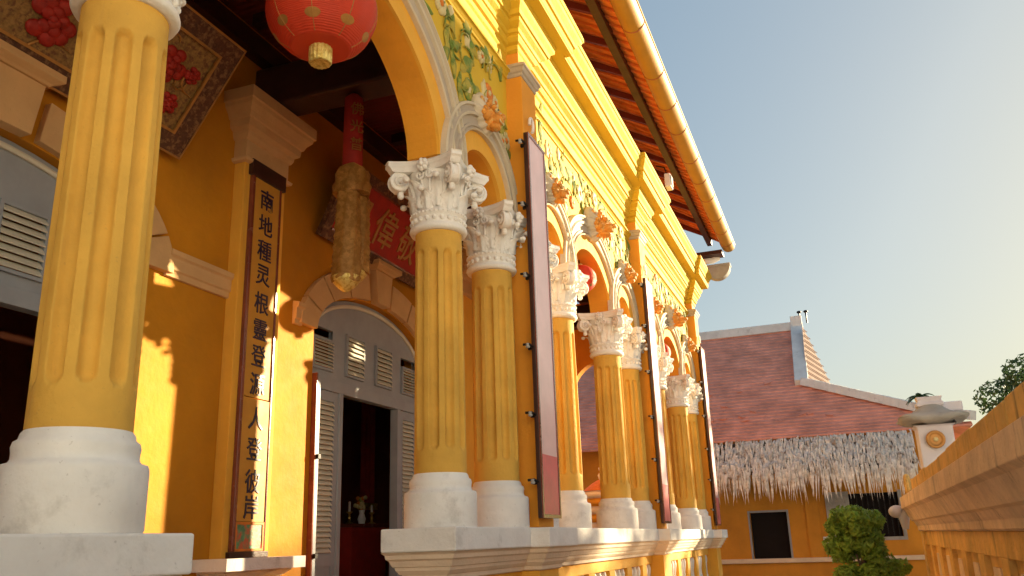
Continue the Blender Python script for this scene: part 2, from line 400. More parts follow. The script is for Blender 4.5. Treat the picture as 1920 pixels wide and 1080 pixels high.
for x in XP:
    b=B('bright'); hw=.22; rings=[]
    for o,z in CP:
        f=o/.52; ex=hw+ (.92*f if f>.1 else f*.9)*1.0; 
        yy=PY+.04-(o*.86)-.0
        if x>20: xr=min(x+ex,x+.26+o*.6)
        else: xr=x+ex
        rings.append([(x-ex,yy,z+.012),(xr,yy,z+.012),(xr,WY+.0,z+.012),(x-ex,WY+.0,z+.012)])
    b.loft(rings); b.build('cornice_break',cor)
# wall top between cornice and roof
b=B('orange'); b.box(X0,X1,WY+.03,Y1,7.87,8.6); b.build('wall_head',T0)

# ---- plinths (balustrade) with moulded caps
PC=[(.0,1.23),(.02,1.24),(.02,1.275),(.035,1.28),(.06,1.31),(.065,1.335),(.08,1.34),(.10,1.385),(.12,1.40),(.125,1.43),(.15,1.45)]
def plinth(xa,xb,name):
    y0=-.33+.15; y1=.18
    b=B('cream'); b.frustum(xa+.15,xb-.15,y0,y1+.0,PC)
    o=b.build(name,T0)
    c=B('white'); zc=ZT-(.045 if xa<0 else 0); c.box(xa,xb,-.335,.33,1.452-(.045 if xa<0 else 0),zc); c.build('coping_slab',o,bevel=.012)
    d=B('yellow'); z0,z1=0,1.232
    d.box(xa+.2,xb-.2,y0+.10,y1,0,1.231); 
    d.box(xa+.18,xb-.18,y0+.03,y1+.03,0,.32); d.box(xa+.17,xb-.17,y0+.02,y1+.02,1.10,1.2305)
    # panel frames
    x=xa+.17; 
    d.box(xa+.17,xa+.42,y0+.02,y1+.02,.32,1.1); d.box(xb-.42,xb-.17,y0+.02,y1+.02,.32,1.1)
    n=max(1,round((xb-xa-.84)/1.0)); L=(xb-xa-.84)/n
    for i in range(1,n): d.box(xa+.42+L*i-.14,xa+.42+L*i+.14,y0+.02,y1+.02,.32,1.1)
    d.build('dado_wall',o,bevel=.006)
    # pierced white ornament in each panel
    for i in range(n):
        p=B('cap',True); cx=xa+.42+L*(i+.5); hw=L/2-.14
        for k in range(3):
            px=cx-hw+(k+.5)*2*hw/3
            p.lathe(px,y0+.09,[(.045,.33),(.03,.40),(.055,.55),(.06,.62),(.03,.75),(.028,.85),(.05,.98),(.055,1.03),(.04,1.09)],10)
        p.build('baluster_panel',o)
    # projections under piers
    return o
p1=plinth(-1.2,3.36,'plinth'); p2=plinth(6.30,21.15,'plinth')
for x in XP[1:]:
    b=B('cream'); b.frustum(x-.30,x+.30,-.36,-.1,[(e+.0,z+.003) for e,z in PC]); b.build('plinth_break',p2)
    b=B('white'); b.box(x-.47,x+.47,-.525,-.30,1.449,ZT-.004); b.build('coping_break',p2,bevel=.012)
    b=B('yellow'); b.box(x-.30,x+.30,-.35,-.1,0,1.231); b.build('pedestal',p2,bevel=.006)

# ---- floral relief between arches and string course
def outside(x,z,pad):
    for c,a,bb in ARCH:
        if z<ZCT+.0: return False
        t_=.56 if a>1.2 else .50; A=a+t_+pad; Bb=bb+t_+pad
        if ((x-c)/A)**2+((z-ZCT)/Bb)**2<1: return False
    for xp in XP:
        if abs(x-xp)<.27+pad: return False
    return True
def relief(xa,xb,n,seed):
    r=random.Random(seed); b=B('green',True); stems=[]
    cnt=0
    while cnt<n:
        x=r.uniform(xa,xb); z=r.uniform(ZCT+.35,6.62)
        if not outside(x,z,.04): continue
        cnt+=1; kind=r.random(); an=r.uniform(-PI,PI)
        if kind<.74:
            L=r.uniform(.2,.46); Wd=L*r.uniform(.13,.24); bend=r.uniform(-.5,.5); rows=[]
            for i in range(9):
                t=i/8; ww=Wd*sin(PI*min(.98,t*.96+.02))**.8*(1+.18*sin(t*14)); a2=an+bend*t; 
                cx=x+L*t*cos(a2); cz=z+L*t*sin(a2); nx,nz=-sin(a2),cos(a2)
                rows.append([(cx+nx*ww*s,WY-.004-.022*(1-s*s)*(sin(PI*t)*.8+.3)-.006*t,cz+nz*ww*s) for s in (-1,-.5,0,.5,1)])
            b.use('green',True); b.loft(rows,False,False)
            b.loft([[(p[0],WY-.002,p[2]) for p in q] for q in rows],False,False)
        elif kind<.86:
            R=r.uniform(.08,.14); m=r.choice(['floworange','flowwhite'])
            b.use(m,True)
            for i in range(7):
                aa=2*PI*i/7+an; b.ball((x+R*.6*cos(aa),WY-.008,z+R*.6*sin(aa)),(R*.42,.028,R*.42),8,6)
            b.use('flowwhite' if m=='floworange' else 'floworange',True); b.ball((x,WY-.02,z),(R*.3,.025,R*.3),8,6)
        else:
            b.use('flowwhite',True); R=r.uniform(.07,.14)
            b.ball((x,WY-.0,z),(R*.6,.03,R),10,7,f=lambda d:1+.25*sin(5*math.atan2(d.z,d.x)))
        if r.random()<.5:
            b.use('green',True); pts=[(x+.05*i*cos(an+i*.25),WY-.02,z+.05*i*sin(an+i*.25)) for i in range(6)]
            pts=[p for p in pts if outside(p[0],p[2],0.02)]
            if len(pts)>2: b.tube(pts,.011,5)
    return b.build('floral_relief',T0)
relief(4.6,8.25,46,3); relief(8.77,14.35,105,5); relief(14.85,20.45,100,6); relief(2.0,4.6,20,9)

# ---- lion keystones
def lion():
    b=B('lion',True)
    b.ball((0,-.10,0),(.13,.14,.15),16,12,f=lambda d:1+.10*sin(9*d.x)*sin(8*d.z))
    b.ball((0,-.22,-.05),(.085,.10,.065),12,8)
    b.ball((0,-.19,-.125),(.075,.08,.04),12,8)
    b.ball((0,-.31,-.03),(.045,.035,.035),10,6)
    for s in (-1,1):
        b.use('lion',True); b.ball((s*.06,-.215,.055),(.055,.045,.03),10,6); b.ball((s*.03,-.315,-.03),(.02,.02,.02),8,5)
        b.ball((s*.115,-.13,-.03),(.05,.07,.06),10,6); b.ball((s*.13,-.08,.13),(.045,.03,.06),8,6)
        b.use('flowwhite',True); b.ball((s*.055,-.245,.03),(.026,.026,.026),10,6)
        b.use('ink',True); b.ball((s*.057,-.268,.03),(.011,.011,.011),6,4)
        b.use('lion',True)
        for k in range(4): b.ball((s*(.06+.035*k),-.15+.01*k,.12-.05*k+.02),(.035,.04,.035),8,5)
    b.use('flowwhite',True)
    for k in range(5): b.ball((-.05+.025*k,-.29,-.085),(.010,.010,.02),6,4)
    return b
def mane():
    m=B('archwhite',True); n=96; rings=[]
    for i in range(11):
        t=i/10; y=-.15+.17*t; r=.11+.15*sin(PI*.5*min(1,t*1.2)); ring=[]
        for j in range(n):
            a=2*PI*j/n; rg_=cos(12*a+2.2*t); k=1+.045*rg_*(.3+t); low=.75 if sin(a)<-.3 else 1
            ring.append((r*k*low*cos(a),y-.012*rg_,r*k*low*sin(a)))
        rings.append(ring)
    m.loft(rings); return m
l0=None
for c,a,bb in ARCH:
    if l0 is None:
        l0=lion().build('lion_keystone',T0); mane().build('mane',l0); o=l0
    else: o=copy_tree(l0,T0)
    s=1.15 if a>.6 else 1.0
    o.location=(c,WY-.05,ZCT+bb+.40); o.scale=(s,s*(1 if a>.6 else .75),s)

# ---- back wall with two door openings
DZ=[4.2,10.0]; FL=.75
AI=1.5; SPR=4.02; RI=.66   # inner half span, spring, rise
AH=1.36
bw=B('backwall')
def zin(x):
    for c in DZ:
        if abs(x-c)<AI: return SPR+RI*math.sqrt(max(0,1-((x-c)/AI)**2))
    return FL
xs=[-.6,19.2]
for c in DZ: xs+=[c-AI*cos(PI*i/36) for i in range(37)]
xs=sorted(xs)
TB=.34
for i in range(len(xs)-1):
    xa,xb=xs[i],xs[i+1]; mid=(xa+xb)/2; inn=any(abs(mid-c)<AI for c in DZ)
    za,zb=(zin(xa+1e-7) if inn else FL),(zin(xb-1e-7) if inn else FL)
    bw.add([(xa,BACK,za),(xb,BACK,zb),(xb,BACK,7.4),(xa,BACK,7.4)],[(0,1,2,3)])
    bw.add([(xa,BACK+TB,za),(xb,BACK+TB,zb),(xb,BACK+TB,7.4),(xa,BACK+TB,7.4)],[(3,2,1,0)])
    if inn: bw.add([(xa,BACK,za),(xb,BACK,zb),(xb,BACK+TB,zb),(xa,BACK+TB,za)],[(3,2,1,0)])
for c in DZ:
    for s in (-1,1): bw.add([(c+s*AI,BACK,FL),(c+s*AI,BACK+TB,FL),(c+s*AI,BACK+TB,SPR),(c+s*AI,BACK,SPR)],[(0,1,2,3)])
bw.add([(19.2,BACK,FL),(19.2,BACK+TB,FL),(19.2,BACK+TB,7.4),(19.2,BACK,7.4)],[(0,1,2,3)])
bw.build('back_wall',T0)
# surrounds: voussoirs + keystone + impost label
for c in DZ:
    b=B('innercream'); nvs=9
    for i in range(nvs):
        if i==nvs//2: continue
        t0=PI*(i+.03)/nvs; t1=PI*(i+.97)/nvs; pin=[];pout=[]
        for k in range(5):
            t=t0+(t1-t0)*k/4; e=.02
            pin.append((c+(AI+.02)*cos(t),SPR+(RI+.02)*sin(t))); pout.append((c+(AI+.36)*cos(t),SPR+(RI+.40)*sin(t)))
        pts=pin+pout[::-1]; b.poly3([(x,z) for x,z in pts],.075,Matrix.Translation((0,BACK-.07,0)))
    # key block and its little cornice
    b.add([(c-.16,BACK-.12,SPR+RI+.0),(c+.16,BACK-.12,SPR+RI+.0),(c+.23,BACK-.12,SPR+RI+.46),(c-.23,BACK-.12,SPR+RI+.46),
           (c-.16,BACK,SPR+RI+.0),(c+.16,BACK,SPR+RI+.0),(c+.23,BACK,SPR+RI+.46),(c-.23,BACK,SPR+RI+.46)],[(0,1,2,3),(7,6,5,4),(0,4,5,1),(1,5,6,2),(2,6,7,3),(3,7,4,0)])
    b.frustum(c-.25,c+.25,BACK-.14,BACK-.001,[(.0,SPR+RI+.461),(.02,SPR+RI+.48),(.06,SPR+RI+.50),(.08,SPR+RI+.51),(.08,SPR+RI+.57)])
    for s in (-1,1):
        x0,x1=sorted((c+s*(AI+.30),c+s*(3.02 if not(c>9 and s>0) else 2.6)))
        if c<5 and s<0: x0=c-3
        x1=min(x1,c+2.72) if s>0 and c<5 else x1
        if c>9 and s<0: x0=8.05
        pr=[(BACK-.002,4.0),(BACK-.035,4.005),(BACK-.04,4.06),(BACK-.06,4.075),(BACK-.06,4.19),(BACK-.085,4.21),(BACK-.09,4.26),(BACK-.002,4.275)]
        b.extr(pr,x0,x1,'X')
    b.build('door_surround',T0,bevel=.006)

# ---- doors
def louvre(b,x0,x1,z0,z1,y,n,T=None):
    b.use('greywood')
    b.box(x0-.03,x0,y-.02,y+.03,z0-.03,z1+.03,T); b.box(x1,x1+.03,y-.02,y+.03,z0-.03,z1+.03,T)
    b.box(x0,x1,y-.018,y+.028,z0-.03,z0,T); b.box(x0,x1,y-.018,y+.028,z1,z1+.03,T)
    b.use('slat'); h=(z1-z0)/n
    for i in range(n):
        za=z0+i*h
        b.add([(x0,y-.03,za+h*.05),(x1,y-.03,za+h*.05),(x1,y+.02,za+h*1.0),(x0,y+.02,za+h*1.0),
               (x0,y-.036,za+h*.18),(x1,y-.036,za+h*.18),(x1,y+.014,za+h*1.13),(x0,y+.014,za+h*1.13)],
              [(3,2,1,0),(4,5,6,7),(0,1,5,4),(1,2,6,5),(2,3,7,6),(3,0,4,7)],T)
def leafmesh(w,z0,z1,T=None):
    b=B('greywood'); t=.045
    b.box(0,.075,0,t,z0,z1,T); b.box(w-.075,w,0,t,z0,z1,T); b.box(.0752,w-.0752,.001,t-.001,z0,z0+.14,T); b.box(.0752,w-.0752,.001,t-.001,z1-.09,z1,T)
    b.box(.0752,w-.0752,.001,t-.001,1.30,1.42,T)
    b.box(.0752,w-.0752,.015,t-.012,z0+.14,1.30,T)
    louvre(b,.105,w-.105,1.45,z1-.12,.018,30,T); return b
def door(c):
    d=empty('door',(c,BACK,0)); d.parent=T0
    LZ=3.48
    f=B('greywood')
    # transom panel following the arch, with openings for louvres
    cs=[-1.23,-.43,.30,1.03]; cw=.46; z0,z1=3.62,4.14
    cs=[-1.16,-.40,.36,1.12]
    cols=sorted(set([-AI+.01]+[v for q in cs for v in (q-cw/2,q+cw/2)]+[AI-.01]+[-AI*cos(PI*i/24)*.992 for i in range(25)]))
    for xa,xb in zip(cols,cols[1:]):
        if xb-xa<1e-4: continue
        m=(xa+xb)/2; za=SPR+RI*math.sqrt(max(0,1-(xa/AI)**2))-.004; zb=SPR+RI*math.sqrt(max(0,1-(xb/AI)**2))-.004
        hole=any(abs(m-q)<cw/2 for q in cs); za2,zb2=max(za,3.6),max(zb,3.6)
        segs=[(3.48,3.48,z0,z0),(z1,z1,za2,zb2)] if hole and min(za,zb)>z1 else [(3.48,3.48,za2,zb2)]
        if hole and min(za,zb)<=z1: segs=[(3.48,3.48,za2,zb2)]
        for a0,b0,a1,b1 in segs:
            f.add([(xa,.10,a0),(xb,.10,b0),(xb,.10,b1),(xa,.10,a1),(xa,.16,a0),(xb,.16,b0),(xb,.16,b1),(xa,.16,a1)],[(0,1,2,3),(7,6,5,4),(0,4,5,1),(3,2,6,7)])
    # arched bead
    f.use('slat',True); f.tube([(AI*.965*cos(PI*i/30),.085,SPR-.06+RI*.97*sin(PI*i/30)) for i in range(1,30)],.028,6); f.smooth=False
    f.use('greywood'); f.box(-AI+.01,AI-.01,.05,.17,3.36,3.50)
    for s in (-1,1):
        f.box(*sorted((s*(AI-.012),s*(AI-.16))),.05,.17,FL,3.36)
        f.box(*sorted((s*.72,s*.80)),.05,.17,FL,3.36)
    f.build('door_frame',d,bevel=.004)
    for q in cs:
        zt=z1 if abs(q)<1 else z1-.0
        l=MB(); l.use('greywood'); louvre(l,q-cw/2+.03,q+cw/2-.03,z0+.02,(z1 if abs(q)<1 else 3.98),.085,8); l.build('transom_louvre',d)
    for s in (-1,1):
        T=Matrix.Translation((s*(AI-.16) if s<0 else .80,.07,0)); lf=leafmesh(.54,FL+.02,3.355,T); lf.build('door_leaf',d)
    # opened leaves folded outwards
    for s in (-1,1):
        T=Matrix.Translation((s*(AI-.07),-.03,0))@Matrix.Rotation(-PI/2+ (.10 if s<0 else -.10),4,'Z'); 
        lf=B('greywood'); x0,x1=sorted((s*(AI-.03),s*(AI-.10))); lf.box(x0,x1,-.055,.045,FL+.02,3.47); lf.use('brownlac'); x0,x1=sorted((s*(AI-.005),s*(AI-.028))); lf.box(x0,x1,-.065,.04,FL+.02,3.50)
        o=lf.build('folded_leaf',d); T=Matrix.Translation((s*(AI-.06),-.08,0))
        k=B('blackmetal'); 
        for z in (1.4,2.5): k.box(-.02,.03,-.015,.05,z,z+.05,T)
        k.build('hinge',o)
    return d
for c in DZ: door(c)

# ---- hall interior behind the doors
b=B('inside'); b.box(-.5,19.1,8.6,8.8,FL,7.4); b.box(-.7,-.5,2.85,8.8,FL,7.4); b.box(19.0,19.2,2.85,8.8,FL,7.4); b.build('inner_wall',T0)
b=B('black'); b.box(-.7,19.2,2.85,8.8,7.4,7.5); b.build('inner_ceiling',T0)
b=B('inner_floor'); b.box(-.9,21.1,.19,8.8,0,FL); b.build('veranda_floor',T0)

# ---- pilaster on the back wall
def pilaster(x):
    b=B('yellow'); b.box(x-.36,x+.36,2.36,BACK+.002,1.44,5.60)
    o=b.build('pilaster',T0,bevel=.008)
    b=B('innercream'); 
    b.frustum(x-.38,x+.38,2.34,BACK,[(.0,5.52),(.03,5.53),(.04,5.56),(.02,5.575),(.0,5.58),(.0,5.78),(.02,5.79),(.04,5.83),(.045,5.87),(.09,5.90),(.10,5.98),(.12,5.99),(.14,6.04),(.19,6.10),(.20,6.14),(.22,6.15),(.22,6.28)]); b.build('pilaster_capital',o)
    b=B('white'); b.frustum(x-.42,x+.42,2.28,BACK,[(.0,1.24),(.06,1.28),(.10,1.31),(.10,1.325),(.20,1.33),(.20,1.44)]); b.build('pilaster_foot',o)
    b=B('yellow'); b.box(x-.42,x+.42,2.28,BACK,FL,1.24); b.build('pilaster_pedestal',o)
for x in (7.25,1.2,12.95): pilaster(x)

# ---- beams, ceiling, wall plate
b=B('darkwood'); b.box(-.6,19.2,BACK-.16,BACK-.003,6.88,7.12); b.build('wall_plate',T0)
for x in (1.2,7.32,12.95,18.9):
    b=B('darkwood',False); b.box(x-.19,x+.19,Y1+.001,BACK-.003,6.30,6.80); b.build('tie_beam',T0,bevel=.03)
b=B('redwood'); b.box(-.6,21.0,Y1+.001,BACK-.003,7.30,7.36); b.build('veranda_ceiling',T0)
for i in range(13):
    x=.4+i*1.62
    if min(abs(x-q) for q in (1.2,7.32,12.95,18.9))<.3: continue
    b=B('darkwood'); b.box(x-.06,x+.06,Y1+.001,BACK-.17,7.16,7.30); b.build('ceiling_joist',T0)

# ---- end wall of the veranda with an arched opening
e=B('orange'); n=30; ya,yb=Y1,4.6; cy,ra,rb,sp=1.95,1.02,.95,4.95; XE=20.7
ys=sorted([ya,yb]+[cy-ra*cos(PI*i/n) for i in range(n+1)])
for y0,y1 in zip(ys,ys[1:]):
    inn=abs((y0+y1)/2-cy)<ra
    za=sp+rb*math.sqrt(max(0,1-((y0-cy)/ra)**2)) if inn else 0; zb=sp+rb*math.sqrt(max(0,1-((y1-cy)/ra)**2)) if inn else 0
    e.add([(XE,y0,za),(XE,y1,zb),(XE,y1,7.4),(XE,y0,7.4)],[(3,2,1,0)]); e.add([(XE+.28,y0,za),(XE+.28,y1,zb),(XE+.28,y1,7.4),(XE+.28,y0,7.4)],[(0,1,2,3)])
    if inn: e.add([(XE,y0,za),(XE+.28,y0,za),(XE+.28,y1,zb),(XE,y1,zb)],[(0,1,2,3)])
for y in (cy-ra,cy+ra): e.add([(XE,y,0),(XE+.28,y,0),(XE+.28,y,sp),(XE,y,sp)],[(0,1,2,3)])
e.build('end_wall',T0)

# ---- roof
EY=-1.135; EZ=8.66; SL=.62
def rz(y): return EZ+.02+(y-EY)*SL
RX0,RX1=-2.0,21.45
b=B('tile'); n=0
# upper skin as overlapping courses
y=EY-.06; k=0
while y<4.2:
    za=rz(y)+.10; zb=rz(y+.30)+.075
    b.add([(RX0,y,za),(RX1,y,za),(RX1,y+.30,zb),(RX0,y+.30,zb),(RX0,y,za-.03),(RX1,y,za-.03),(RX1,y+.30,zb-.03),(RX0,y+.30,zb-.03)],[(0,1,2,3),(7,6,5,4),(0,4,5,1),(1,5,6,2),(3,7,4,0)]); y+=.26
b.add([(RX0,4.2,rz(4.2)+.09),(RX1,4.2,rz(4.2)+.09),(RX1,10.2,rz(-1.8)+.09),(RX0,10.2,rz(-1.8)+.09)],[(0,1,2,3)])
roof=b.build('roof',T0)
b=B('tileU')     # under tiles between battens, sawtooth across
x=RX0; i=0
while x<RX1-.02:
    wdt=.235; x2=min(x+wdt,RX1)
    for (ya,yb) in ((EY-.02,EY+.36),(EY+.40,EY+1.05)):
        dz=.03
        j=rnd.uniform(-.006,.006)
        b.add([(x+.004,ya,rz(ya)-.035+j),(x2-.004,ya,rz(ya)+.01+j),(x2-.004,yb,rz(yb)+.01+j),(x+.004,yb,rz(yb)-.035+j),
               (x+.004,ya,rz(ya)+.03),(x2-.004,ya,rz(ya)+.03),(x2-.004,yb,rz(yb)+.03),(x+.004,yb,rz(yb)+.03)],[(3,2,1,0),(4,5,6,7),(0,1,5,4),(1,2,6,5),(2,3,7,6),(3,0,4,7)])
    x=x2
b.build('soffit_tiles',roof)
b=B('darkwood'); 
for yy in (EY+.36,): b.box(RX0,RX1,yy-.06,yy+.06,rz(yy)-.20,rz(yy)-.037)
b.build('purlin',roof)
x=RX0+.3
while x<RX1:
    bb_=B('redwood'); yb=WY+.1
    bb_.add([(x-.035,EY+.42,rz(EY+.42)-.15),(x+.035,EY+.42,rz(EY+.42)-.15),(x+.035,yb,rz(yb)-.2),(x-.035,yb,rz(yb)-.2),
           (x-.035,EY+.42,rz(EY+.42)-.05),(x+.035,EY+.42,rz(EY+.42)-.05),(x+.035,yb,rz(yb)-.06),(x-.035,yb,rz(yb)-.06)],[(3,2,1,0),(4,5,6,7),(0,1,5,4),(1,2,6,5),(2,3,7,6),(3,0,4,7)]); x+=.94; bb_.build('rafter',roof)
# gutter: half round with joint bands
g=B('gutter',True); R=.165; gy=EY-.10; gz=EZ-.03; ng=14
def arc(x,R,a0=PI,a1=2*PI): return [(x,gy+R*cos(a0+(a1-a0)*i/ng),gz+R*sin(a0+(a1-a0)*i/ng)) for i in range(ng+1)]
g.loft([arc(RX0,R),arc(RX1,R)],False,False); g.loft([arc(RX1,R-.012),arc(RX0,R-.012)],False,False)
g.use('gutter',False); g.box(RX0,RX1,gy-R-.012,gy-R+.004,gz-.012,gz+.02); g.box(RX0,RX1,gy+R-.004,gy+R+.012,gz-.012,gz+.02)
g.add([(RX1,)+p[1:] for p in arc(0,R)],[tuple(range(ng+1))])
gut=g.build('gutter',T0)
x=.4; ji=0
while x<RX1:
    g=B('tile',True); rr=R+.008
    g.loft([arc(x-.008,rr),arc(x+.010,rr)],False,False); g.loft([arc(x-.008,R),arc(x-.008,rr)],False,False); g.loft([arc(x+.010,rr),arc(x+.010,R)],False,False)
    g.build('gutter_joint',gut)
    x+=1.02+ (.35 if ji%3==0 else 0)+rnd.uniform(-.08,.08); ji+=1
# curved end of the corner gutter / grey half disc beyond the cornice
b=B('grey',True); pts=[]
for i in range(13):
    t=i/12; a=PI+PI*t
    pts.append([(21.3+q*.26, -.90-.33*cos(PI-PI*t), 8.10-.34*sin(PI*t)) for q in (0,1)])
b.loft([ [p[0],p[1]] for p in pts],False,False)
b.add([p[0] for p in pts],[tuple(range(13))]); b.add([p[1] for p in pts],[tuple(range(13))[::-1]])
b.smooth=False; b.box(21.27,21.59,-1.24,-.56,8.08,8.14)
b.build('side_gutter_end',roof)
b=B('darkwood'); b.box(21.05,21.44,-1.1,-.35,8.34,8.44); b.build('corner_tiles',roof)
b=B('white',True); b.tube([(21.2,-.6,8.22),(21.35,-.8,8.27),(21.45,-.95,8.36)],.08,8); b.build('corner_finial',roof)

# lamp under the eave
t=empty('eave_floodlight',(15.5,-.78,8.15)); tag(t,'small white floodlight box fixed under the tiled eaves','lamp')
b=B('porcelain'); b.box(-.13,.13,-.07,.05,-.16,.12); b.build('lamp_housing',t,bevel=.02)
b=B('grey'); b.box(-.10,.10,-.083,-.072,-.12,.08); b.build('lamp_glass',t); b=B('blackmetal'); b.tube([(0,0,.1),(0,.05,.3),(0,.2,.36)],.015,6); b.build('lamp_bracket',t)

# ------------------------------------------------------------------ red boards on the piers
def pier_board(x,label):
    t=empty('couplet_board',(x,0,0)); tag(t,label,'board','tall lacquered boards on the piers')
    xa,xb=-.285,.285; za,zb=1.72,5.86; yf=-.43
    b=B('darkwood'); b.box(xa,xb,yf,yf+.045,za,zb); b.build('board_back',t,bevel=.006)
    b=B('brownlac'); 
    for q in ((xa,xa+.035,za,zb),(xb-.035,xb,za,zb),(xa+.0352,xb-.0352,za,za+.035),(xa+.0352,xb-.0352,zb-.035,zb)): b.box(q[0],q[1],yf-.014,yf-.0005,q[2],q[3])
    b.build('board_frame',t)
    b=B('pinkface'); b.box(xa+.036,xb-.036,yf-.006,yf-.0005,za+.62,zb-.036); bf=b.build('board_face',t); b=B('redlac'); b.box(xa+.036,xb-.036,yf-.006,yf-.0005,za+.036,za+.6195); b.build('red_foot_no_sheen',bf)  # sky sheen put into the pink upper face, foot left red
    for k,z in enumerate((5.72,4.98,4.18,3.42,2.72,2.06)):
        b=B('blackmetal'); b.box(xa+.02,xa+.05,yf+.044,PY+.0,z-.018,z+.018); b.tube([(xa-.07,PY+.02,z+.02),(xa-.07,PY-.045,z+.02),(xa+.02,yf+.03,z)],.014,7); br=b.build('bracket',t)
        b=B('grey',True); b.lathe(xa-.07,PY-.03,[(.012,z-.02),(.022,z-.015),(.022,z+.0),(.014,z+.008),(.022,z+.015),(.018,z+.028)],10); b.build('insulator',br)
    b=B('white',True); pts=[(.0+.06*cos(-1.2+4.6*i/14),PY-.05,6.08+.085*sin(-1.2+4.6*i/14)) for i in range(15)]; b.tube(pts,.018,7); b.build('hook',t)
    return t
pier_board(XP[1]-.10,'widest faded red board, sky sheen coloured pink above a red foot, on the pier nearest the viewer')
pier_board(XP[2]-.14,'tall narrow red board on the middle pier of the arcade, between the two smaller lanterns')
pier_board(XP[3]-.10,'tall thin red board on the last pier at the far corner of the temple')

# ------------------------------------------------------------------ couplet board on the pilaster
t=empty('couplet_plaque',(7.25,2.36,0)); tag(t,'long brown vertical plaque with dark Chinese characters on the inner wall pilaster, half in sunlight','plaque')
b=B('brownlac'); b.box(-.270,-.225,-.05,-.001,1.50,5.40); b.box(.225,.250,-.045,-.001,1.50,5.40); b.use('darkwood'); b.box(-.30,.30,-.06,-.001,5.401,5.58); b.box(-.30,.30,-.05,-.001,1.44,1.499); b.build('plaque_frame',t,bevel=.006)
b=B('boardface'); b.box(-.224,.224,-.030,-.001,3.01,5.40); o=b.build('plaque_panel',t); o2=None
b=B('boardface'); b.box(-.224,.224,-.036,-.001,1.78,2.995); b.build('plaque_panel',t)
b=B('panelgreen'); b.box(-.223,.223,-.034,-.001,1.501,1.775); b.use('floworange'); 
for q in ((-.224,.224,1.502,1.525),(-.224,.224,1.752,1.776),(-.224,-.200,1.5255,1.7515),(.200,.224,1.5255,1.7515)): b.box(q[0],q[1],-.042,-.0345,q[2],q[3])
b.build('painted_panel',t)
for ch,z in zip('南地種灵根靈登源人登彼岸',(5.19,4.90,4.61,4.33,4.02,3.73,3.45,3.15,2.80,2.49,2.17,1.92)):
    b=B('ink'); glyph(b,ch,.25,Matrix.Translation((0,-.036 if z>3 else -.042,z))@Matrix.Rotation(PI/2,4,'X'),.003); b.build('character',t)

# ------------------------------------------------------------------ leaning signboards over the doors
def lean(x,zb,yb,ang): return Matrix.Translation((x,yb,zb))@Matrix.Rotation(math.radians(ang),4,'X')
def peony(b,x,z,s,T):
    r=random.Random(int(x*100+z*1000))
    b.use('peony',True)
    for ring,n,rr in ((1,7,.62),(.55,5,.5),(.15,3,.35)):
        for i in range(n):
            a=2*PI*i/n+r.uniform(0,.5); b.ball((x+s*ring*.6*cos(a),-.02-.03*(1-ring),z+s*ring*.6*sin(a)),(s*rr*.55,.03,s*rr*.45),8,6,T)
t=empty('carved_panel',(0,0,0)); tag(t,'large leaning carved panel with red peonies on a gold ground above the nearest door','signboard')
T=lean(4.2,5.18,2.40,35); wd=1.74; h=1.20
b=B('border'); b.box(-wd,wd,-.03,.05,0,.17,T); b.box(-wd,wd,-.03,.05,h-.17,h,T); b.box(-wd,-wd+.2,-.029,.049,.17,h-.17,T); b.box(wd-.2,wd,-.029,.049,.17,h-.17,T)
b.use('goldink'); b.box(-wd+.2,wd-.2,-.045,-.02,.17,.195,T); b.box(-wd+.2,wd-.2,-.045,-.02,h-.195,h-.17,T); b.box(-wd+.2,-wd+.225,-.044,-.021,.196,h-.196,T); b.box(wd-.225,wd-.2,-.044,-.021,.196,h-.196,T)
b.box(-wd-.012,wd+.012,-.04,.05,-.02,-.0005,T); b.box(-wd-.012,wd+.012,-.04,.05,h+.0005,h+.02,T); b.box(wd+.0005,wd+.012,-.04,.05,0,h,T)
b.build('panel_frame',t)
b=B('goldground'); b.box(-wd+.2,wd-.2,-.005,.04,.17,h-.17,T); b.build('panel_ground',t)
for i,(x,z,s) in enumerate(((-1.1,.5,.26),(-.5,.72,.2),(.0,.45,.24),(.42,.78,.17),(.72,.42,.22),(1.12,.70,.2),(1.3,.38,.13),(-.75,.35,.14),(1.38,.72,.1))):
    b=B('peony',True); peony(b,x,z,s,T); b.build('peony',t)
b=B('goldink',True)
for i in range(26):
    x=rnd.uniform(-1.5,1.45); z=rnd.uniform(.25,.95); a=rnd.uniform(0,6.3)
    b.tube([(x+.06*k*cos(a+k*.5),-.015,z+.05*k*sin(a+k*.5)) for k in range(5)],[.006,.012,.014,.012,.004],5,True,T)
b.build('scrollwork',t)
t=empty('signboard',(0,0,0)); tag(t,'leaning dark red signboard with dull gold characters above the door with open shutters','signboard')
T=lean(10.0,5.20,2.42,26); wd=1.60; h=1.02
b=B('border'); b.box(-wd,wd,-.03,.05,0,.13,T); b.box(-wd,wd,-.03,.05,h-.13,h,T); b.box(-wd,-wd+.15,-.029,.049,.13,h-.13,T); b.box(wd-.15,wd,-.029,.049,.13,h-.13,T)
b.use('brownlac'); b.box(-wd+.15,wd-.15,-.045,-.02,.13,.155,T); b.box(-wd+.15,wd-.15,-.045,-.02,h-.155,h-.13,T); b.build('sign_frame',t)
b=B('redcloth'); b.box(-wd+.15,wd-.15,-.005,.04,.13,h-.13,T); b.build('sign_ground',t)
for i,ch in enumerate('皇偉敬寺'):
    b=B('goldink'); glyph(b,ch,.56,T@Matrix.Translation((-1.02+i*.68,-.012,h/2))@Matrix.Rotation(PI/2,4,'X'),.008); b.build('gilt_character',t)

